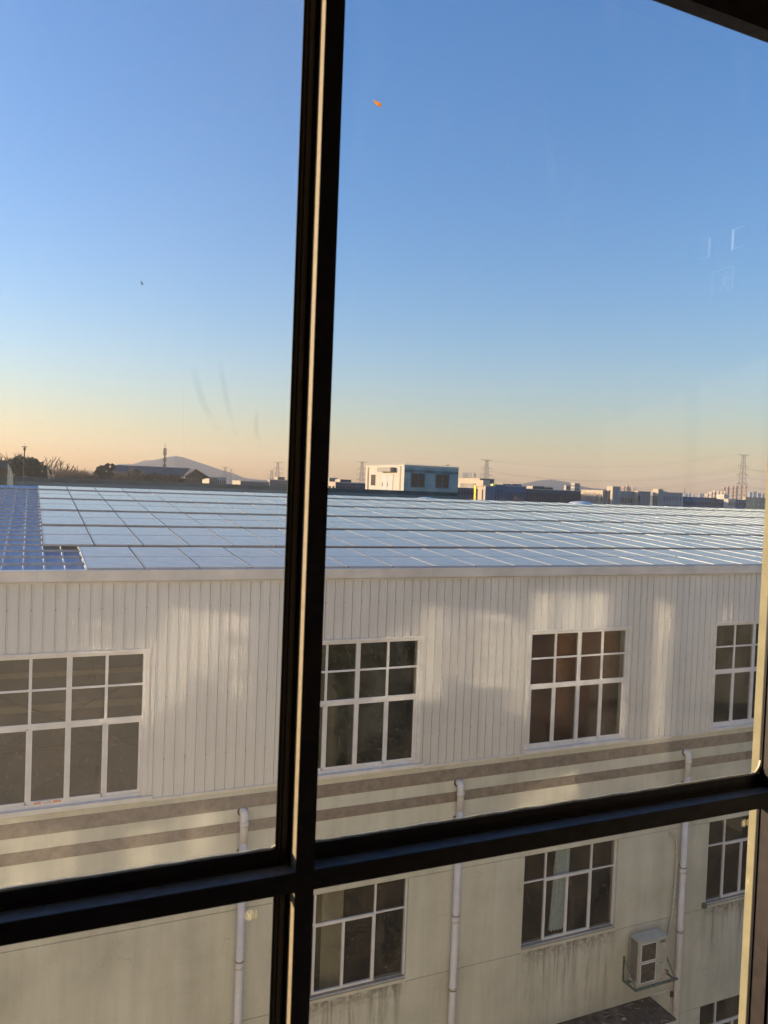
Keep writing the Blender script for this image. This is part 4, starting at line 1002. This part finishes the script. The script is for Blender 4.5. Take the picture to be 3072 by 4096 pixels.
# bare trees before the right-hand blocks
for i, (px, ytop, L, lab) in enumerate(((1850, 1968, 130, 'reddish bare tree at the right foot of the hut'), (1868, 1970, 131, 'reddish bare tree second from the hut'), (1888, 1967, 132, 'reddish bare tree third from the hut'),
        (2003, 1965, 170, 'bare tree before the glint-topped block'), (2060, 1962, 172, 'tall bare tree before the slate blue block'), (2080, 1968, 173, 'smaller bare tree right of the tall one before the slate blue block'), (2190, 1972, 180, 'bare tree before the long dark front, left half'), (2240, 1976, 182, 'bare tree before the long dark front, middle'), (2505, 1996, 190, 'bare tree before the grey three-bay block'))):
    p = at(px, ytop, L); bare_tree('bare_tree', (p.x, L, -H), (p.z+H)*.95, .40, lab, 'tree', 90+i, 'bare trees between the factory and the office blocks', levels=6, r0=.2, fork=.36, tw=1.3, mat=MT['leaf_brown'] if i < 3 else MT['bark'])

# ================================================================== OUR OWN BUILDING: ROOM, WALL AND WINDOW
G = 1.652                          # glass plane
ob = empty('office_building', (0, -4, -H), 'the building the picture is taken from, with cream outer wall', 'building')
X0, X1, ZB, ZT = -.98, 2.10, -1.95, 1.345     # opening
m = MB(); yo0, yo1 = 1.60, 1.776
m.box(-45, X0, yo0, yo1, -H, 4.5); m.box(X1+.03, 40, yo0, yo1, -H, 4.5); m.box(X0, X1+.03, yo0, yo1, 1.462, 4.5); m.box(X0, X1, yo0, yo1, -H, ZB)
m.build('outer_wall', MT['outer'], ob)
m = MB(); m.box(X1, X1+.03, yo0, yo1+.003, ZB, ZT); m.build('reveal', MT['reveal'], ob)
# unseen outer panes, cut and placed to throw patches of low sun onto the factory
for (x0_, x1_, z0_, z1_, nc, nr) in ((-19.3,-18.8,-1.3,.8,1,5), (-18.3,-18.0,-1.5,.2,1,1), (-17.75,-17.45,-1.1,.8,1,1), (-17.2,-16.9,-.6,.7,1,1), (-16.6,-16.3,-1.7,.8,1,4), (-13.4,-12.6,-1.4,.3,1,5), (-12.3,-11.9,-1.4,.7,1,1), (-11.6,-11.3,-.9,.5,1,4), (-11.0,-10.1,-1.2,.6,1,5), (-9.9,-9.7,-1.9,.2,1,1), (-5.6,-5.3,-3.4,.6,1,1), (-3.4,-3.15,-3.0,.4,1,1), (-9.4,-8.9,-2.2,.9,1,1), (-8.5,-8.1,-.9,.9,1,1), (-7.8,-7.3,-.8,.9,1,1), (-8.5,-6.9,-1.4,-1.1,2,1), (-7.2,-6.8,-2.6,-1.5,1,1),
        (-20.6,-20.2,-4.4,-3.0,1,1), (-19.9,-19.5,-4.7,-3.2,1,1), (-18.4,-17.9,-4.9,-3.4,1,1), (-17.3,-16.9,-4.4,-3.1,1,1), (-9.8,-9.4,-5.0,-3.7,1,1), (-9.1,-8.7,-5.7,-3.6,1,1), (-8.4,-8.0,-4.8,-3.4,1,1), (-14.2,-13.0,-5.2,-4.2,2,2), (-23.5,-22.3,-2.6,-1.4,2,2)):
    m = MB(); cw_ = (x1_-x0_)/nc; rh_ = (z1_-z0_)/nr
    for a_ in range(nc):
        for k in range(nr): m.box(x0_+a_*cw_, x0_+(a_+1)*cw_-(.12 if nc > 1 else 0), yo1+.004, yo1+.010, z0_+k*rh_, z0_+(k+1)*rh_-(.18 if nr > 1 else 0))
    m.build('window', MT['mirror_pane'], ob)
for fl in range(-3, 1):                      # plain office windows further along
    for i in range(9):
        x = 4.6+i*3.4; z = -1.5+fl*3.6; m = MB()
        for u in (0, .95): m.box(x+u, x+u+.9, yo1+.004, yo1+.012, z, z+1.7)
        m.build('window', MT['b_win'], ob)
# room
FDK = MT['frame_dark']
m = MB(); m.box(-3.4, 3.98, -3.9, 1.59, -2.12, -2.00); tag(m.build('floor', MT['room_floor']), kind='structure')
m = MB(); m.box(-3.4, 3.98, -3.9, 1.59, 1.78, 1.90); tag(m.build('ceiling', MT['interior']), kind='structure')
for nm, bx in (('wall_back', (-3.4, 3.98, -4.0, -3.9, -2.0, 1.78)), ('wall_left', (-3.5, -3.4, -4.0, 1.59, -2.0, 1.78)), ('wall_right', (3.98, 4.08, -4.0, 1.59, -2.0, 1.78)),):
    m = MB(); m.box(*bx); tag(m.build(nm, MT['interior']), kind='structure')
m = MB(); m.box(-3.4, X0, 1.575, 1.599, -2.0, 1.78); m.box(X1+.02, 3.98, 1.575, 1.599, -2.0, 1.78); m.box(X0, X1+.02, 1.575, 1.599, 1.46, 1.78)
tag(m.build('wall_front', MT['interior']), kind='structure')
def emis(name, c, st):
    n = NT(name); n.bs.inputs['Base Color'].default_value = (.1,.1,.1,1); n.bs.inputs['Emission Color'].default_value = (*c, 1); n.bs.inputs['Emission Strength'].default_value = st; return n.mat
for i, (ya_, yb_, side, st, lab) in enumerate(((-.75, -.56, 1, .45, 'slim rectangular wall lamp mirrored in the right pane, farther left of two'), (-.39, -.28, 0, .9, 'slim rectangular wall lamp mirrored in the right pane, nearer the frame edge'))):
    cl_ = empty('wall_lamp', (3.97, (ya_+yb_)/2, 1.56), lab, 'wall lamp', 'slim lamps on the room wall')
    m = MB(); m.box(3.955, 3.979, ya_-.01, yb_+.01, 1.555, 1.70); m.build('housing', FDK, cl_)
    yv = yb_-.008 if side else ya_+.008; yo = ya_+.09 if side else yb_; zt_ = 1.69; zb_ = 1.565
    m = MB(); m.box(3.948, 3.955, yv-.006, yv+.006, zb_, zt_); m.build('light_tube', emis('lamp_glow', (1,.97,.92), st*1.6), cl_)
    for z_ in (zt_-.006, zb_): m = MB(); m.box(3.948, 3.955, min(yv, yo)+.007, max(yv, yo)-.007, z_, z_+.006); m.build('light_tube', emis('lamp_glow', (1,.97,.92), st*.6), cl_)
es = empty('exit_sign', (3.96, -.43, 1.29), 'small lit running figure exit sign on the room wall, mirrored faintly in the right pane', 'exit sign')
m = MB(); m.box(3.94, 3.979, -.53, -.34, 1.28, 1.47); m.build('housing', FDK, es)
m = MB(); xs_ = 3.936; EM = emis('exit_sign_glow', (.75,1,.88), .35)
def eb(a, b_, r_): m.bar((xs_, a[0], a[1]), (xs_, b_[0], b_[1]), r_, 4)
eb((-.515,1.295), (-.515,1.455), .006); eb((-.515,1.455), (-.355,1.455), .006); eb((-.355,1.455), (-.355,1.31), .006)
eb((-.40,1.425), (-.40,1.430), .013); eb((-.405,1.405), (-.415,1.355), .012); eb((-.405,1.40), (-.37,1.385), .006); eb((-.37,1.385), (-.36,1.40), .006); eb((-.405,1.40), (-.44,1.38), .006); eb((-.415,1.355), (-.385,1.335), .008); eb((-.385,1.335), (-.39,1.31), .007); eb((-.415,1.355), (-.45,1.325), .008)
m.build('running_figure', EM, es)
# window
wf = empty('window_frame', (.56, 1.62, ZB), 'dark bronze aluminium window frame with cross bars in front of the camera', 'window')
FD = MT['frame_dark']
def tri(m, x0, x1, y0, y1, z0, z1): m.box(x0, x1, y0, y1, z0, z1)
m = MB(); m.box(.541, .583, 1.600, 1.604, ZB, ZT); m.mi = 0; m.box(.5795, .583, 1.604, 1.68, ZB, ZT)
m.mi = 1; m.box(.541, .5790, 1.604, 1.636, ZB, ZT); m.mi = 0; m.box(.549, .5790, 1.636, 1.652, ZB, ZT); m.box(.530, .5790, 1.652, 1.664, ZB, ZT)
m.build('mullion', [FD, MT['frame_side_sunlit']], wf)
for a_, b_ in ((X0, .541), (.583, 1.992)):
    m = MB(); m.box(a_, b_, 1.600, 1.603, -.876, -.8335); m.mi = 1; m.box(a_, b_, 1.603, 1.6435, -.874, -.833); m.build('transom', [FD, MT['frame_top_sheen']], wf)
m = MB(); m.box(1.992, 2.095, 1.600, 1.662, ZB, ZT); m.box(X0, X0+.045, 1.600, 1.662, ZB, ZT); m.box(2.0, 2.06, 1.588, 1.600, ZB, ZT); m.build('jamb', FD, wf)
m = MB(); m.box(X0+.045, .541, 1.600, 1.640, 1.286, ZT); m.box(.583, 1.992, 1.600, 1.640, 1.286, ZT); m.box(X0+.045, .541, 1.64, 1.662, 1.30, 1.46); m.box(.583, 1.992, 1.64, 1.662, 1.30, 1.46); m.build('head', FD, wf)
def sash(x0, x1, z0, z1, txt=None):
    m = MB(); ya = 1.644
    # outer sash profile with two small steps
    def ring(a, b_, c_, d_, t, y0, y1):
        m.box(a, a+t, y0, y1, c_, d_); m.box(b_-t, b_, y0, y1, c_, d_); m.box(a+t, b_-t, y0, y1, c_, c_+t); m.box(a+t, b_-t, y0, y1, d_-t, d_)
    ring(x0, x1, z0, z1, .010, ya, 1.658); ring(x0+.010, x1-.010, z0+.010, z1-.010, .008, ya+.003, 1.658)
    m.box(x0+.018, x1-.018, ya+.004, 1.6515, z0+.018, z0+.036)
    s = m.build('sash', FD, wf)
    m = MB(); ring(x0+.018, x1-.018, z0+.018, z1-.018, .005, ya+.005, 1.6512); m.build('gasket', MT['gasket'], s)
    m = MB(); m.quad((x0+.02, G, z0+.02), (x1-.02, G, z0+.02), (x1-.02, G, z1-.02), (x0+.02, G, z1-.02)); gp = m.build('glass_pane', MT['room_glass_dusty' if x0 < 0 and z1 > 0 else 'room_glass'], wf)
    m = MB(); a, b_, c_, d_ = x0+.023, x1-.023, z0+.023, z1-.023; rnd = random.Random(int(x0*100)+int(z0*10))
    # bead of old sealant outside, uneven
    def bead(p, q, up_):
        p, q = Vector(p), Vector(q); pts = [p.lerp(q, k/40)+Vector(up_)*rnd.uniform(-.0016, .0012) for k in range(41)]; m.tube(pts, .0042, 6)
    bead((a, G+.004, c_+.014), (b_, G+.004, c_+.014), (0, 0, 1)) 
    m.build('sealant', MT['sealant'], s)
    return gp, s
ML, MR = .531, .588
pUL, s1 = sash(X0+.045, ML, -.834, 1.33)
pUR, s2 = sash(MR-.05, 2.010, -.834, 1.33)
pLL, s3 = sash(X0+.045, ML, -1.94, -.878)
pLR, s4 = sash(MR-.05, 2.010, -1.94, -.878)
# smeared sealant in the lower right corners of both upper panes
for (x, z, w_, h_, par) in ((.512, -.794, .024, .017, s1), (1.984, -.797, .036, .040, s2)):
    m = MB(); rnd = random.Random(int(x*100)); poly = [(x+.004, z-.004)]
    for k in range(12):
        t = k/11; poly.append((x+.004-w_*(1-t)**1.6-rnd.uniform(0, .0012), z-.004+h_*t**1.6+rnd.uniform(0, .0015)))
    m.prism(poly, 'y', G+.001, G+.006); m.build('sealant_smear', MT['sealant'], par)
n_ = NT('pale_etching'); n_.set((.90,.84,.55), .7); tl_ = n_.new('ShaderNodeBsdfTranslucent'); tl_.inputs[0].default_value = (.95,.85,.5,1); mx_ = n_.new('ShaderNodeMixShader'); mx_.inputs[0].default_value = .7
n_.link(n_.bs.outputs[0], mx_.inputs[1]); n_.link(tl_.outputs[0], mx_.inputs[2]); n_.link(mx_.outputs[0], n_.out.inputs[0]); etch = n_.mat
def ccc(cx, cz, par, r_=.0093):
    m = MB(); y = G-.0012; n = 40
    def arc(c0, c1, ra, t0, t1_, th):
        pts = [(c0+ra*math.cos(t0+(t1_-t0)*k/14), c1+ra*math.sin(t0+(t1_-t0)*k/14)) for k in range(15)]
        for k, (p, q) in enumerate(zip(pts, pts[1:])):
            e_ = th*(math.sin(math.pi*(k+.5)/14)*.75+.35); d = Vector((q[0]-p[0], q[1]-p[1])).normalized(); nx, nz = -d.y*e_/2, d.x*e_/2
            m.quad((p[0]-nx, y, p[1]-nz), (q[0]-nx, y, q[1]-nz), (q[0]+nx, y, q[1]+nz), (p[0]+nx, y, p[1]+nz))
    for k in range(n):
        a, b_ = k*2*math.pi/n, (k+1)*2*math.pi/n; o_, i_ = r_, r_*.90
        m.quad((cx+i_*math.cos(a), y, cz+i_*1.12*math.sin(a)), (cx+o_*math.cos(a), y, cz+o_*1.12*math.sin(a)), (cx+o_*math.cos(b_), y, cz+o_*1.12*math.sin(b_)), (cx+i_*math.cos(b_), y, cz+i_*1.12*math.sin(b_)))
    for k in (-1, 0, 1): arc(cx, cz+r_*.30+k*r_*.44, r_*.46, math.pi*1.0, math.pi*2.0, r_*.20)
    m.build('safety_mark', etch, par)
    text_mesh('E002266', .0052, 'safety_mark', etch, par, (cx+r_*1.75, y, cz-r_*1.0), ex=(0,0,1), ey=(-1,0,0), depth=.0001, bold=.0001)
ccc(.456, -.935, pLL); ccc(1.930, -.938, pLR)
def smudge_or_reflection(pts, wd, par, mat):
    m = MB(); V = []; al = []
    for k, (px, py) in enumerate(pts):
        t = k/(len(pts)-1); f = math.sin(math.pi*min(1, t*1.15+.02))**.7 if t < .9 else .35
        for u in (-1, -.4, .4, 1): V.append(at(px+u*wd, py, G-.0015)); al.append(f*(1 if abs(u) < .9 else 0))
    n = len(pts); m.add(V, [(4*k+i, 4*k+i+1, 4*k+i+5, 4*k+i+4) for k in range(n-1) for i in range(3)])
    o = m.build('smudge_or_reflection', mat, par); a_ = o.data.attributes.new('fade', 'FLOAT', 'POINT')
    for i, v in enumerate(al): a_.data[i].value = max(0, v)
def glass_mark_mat(name, shader, col, k):
    n = NT(name); n.n.remove(n.bs); at_ = n.new('ShaderNodeAttribute'); at_.attribute_name = 'fade'
    a = n.new('ShaderNodeBsdfTransparent'); b_ = n.new(shader); b_.inputs['Color'].default_value = (*col, 1); mx = n.new('ShaderNodeMixShader')
    n.link(n.math('MULTIPLY', at_.outputs['Fac'], k), mx.inputs[0]); n.link(a.outputs[0], mx.inputs[1]); n.link(b_.outputs[0], mx.inputs[2]); n.link(mx.outputs[0], n.out.inputs[0]); return n.mat
SMG = glass_mark_mat('greasy_smudge', 'ShaderNodeBsdfTransparent', (.72,.74,.80), .28); SMW = glass_mark_mat('white_smear', 'ShaderNodeBsdfTranslucent', (.9,.9,.85), .13)
def curve_pts(a, b_, c, n=14): return [((1-t)**2*a[0]+2*t*(1-t)*b_[0]+t*t*c[0], (1-t)**2*a[1]+2*t*(1-t)*b_[1]+t*t*c[1]) for t in [k/(n-1) for k in range(n)]]
smudge_or_reflection(curve_pts((775,1460), (800,1620), (868,1720)), 20, pUL, SMG)
smudge_or_reflection(curve_pts((880,1440), (900,1600), (945,1745)), 15, pUL, SMG)
smudge_or_reflection(curve_pts((1030,1640), (1015,1720), (1042,1790)), 13, pUL, SMG)
smudge_or_reflection(curve_pts((190,1868), (194,1895), (200,1925)), 5, pUL, SMW); smudge_or_reflection(curve_pts((208,1872), (212,1895), (214,1920)), 4, pUL, SMW)
smudge_or_reflection(curve_pts((735,1560), (733,1680), (731,1800)), 1.6, pUL, SMW)
smudge_or_reflection(curve_pts((2541,1485), (2540,1530), (2537,1590)), 2.0, pUR, SMW)
for px in (2440, 2560, 2640, 2810): smudge_or_reflection(curve_pts((px,1470), (px-4,1620), (px-8,1900)), 38, pUR, glass_mark_mat('painted_reflection', 'ShaderNodeBsdfTranslucent', (.9,.9,.9), .009))  # pale upright bands painted on the pane as reflections of the room
# little leaves stuck on the outside of the panes
def leaflet(px, py, pts, mat, label):
    c = at(px, py, G+.0015); m = MB(); s = 1.0
    top = []
    for (u, v) in pts:
        q = at(px+u, py+v, G+.0015); top.append(q)
    n = len(top); mid = c+Vector((0, .0025, 0)); V = top+[mid]+[p+Vector((0, .0006, 0)) for p in top]
    m.add(V, [(i, (i+1) % n, n) for i in range(n)]+[(n+1+i, i, (i+1) % n, n+1+(i+1) % n) for i in range(n)])
    o = m.build('fallen_leaf', mat, origin=c); tag(o, label, 'leaf')
n_ = NT('orange_leaf'); n_.set(n_.ramp(n_.noise(300, 3), [(.3, (.55,.16,.01)), (.7, (.85,.34,.02))]), .5)
tl_ = n_.new('ShaderNodeBsdfTranslucent'); tl_.inputs[0].default_value = (.95,.35,.02,1); mx_ = n_.new('ShaderNodeMixShader'); mx_.inputs[0].default_value = .65; n_.link(n_.bs.outputs[0], mx_.inputs[1]); n_.link(tl_.outputs[0], mx_.inputs[2]); n_.link(mx_.outputs[0], n_.out.inputs[0])
leaflet(1512, 414, [(-20,-16), (-2,-8), (14,0), (14,8), (10,14), (-2,9), (-10,1)], n_.mat, 'orange pointed leaf scrap stuck high on the right window pane')
leaflet(567, 1133, [(-4,-9), (0,-7), (4,3), (4,9), (0,6), (-3,-1)], simple('dry_brown_leaf', (.30,.20,.14)), 'tiny brown leaf scrap stuck on the left window pane')

# ================================================================== HAZE
m = MB(); m.box(-2400, 6200, -6, 4700, -H-1.5, 190)
hz = m.build('haze', None)
hm = bpy.data.materials.new('haze_air'); hm.use_nodes = True; t_ = hm.node_tree
for x in list(t_.nodes):
    if x.type != 'OUTPUT_MATERIAL': t_.nodes.remove(x)
vp = t_.nodes.new('ShaderNodeVolumePrincipled'); vp.inputs['Color'].default_value = (1,.95,.92,1); vp.inputs['Density'].default_value = 1.3e-4; vp.inputs['Anisotropy'].default_value = .2
t_.links.new(vp.outputs[0], [x for x in t_.nodes if x.type == 'OUTPUT_MATERIAL'][0].inputs['Volume'])
hz.data.materials.clear(); hz.data.materials.append(hm); tag(hz, kind='stuff')

for o in list(bpy.data.objects):
    if '_o' in o: del o['_o']
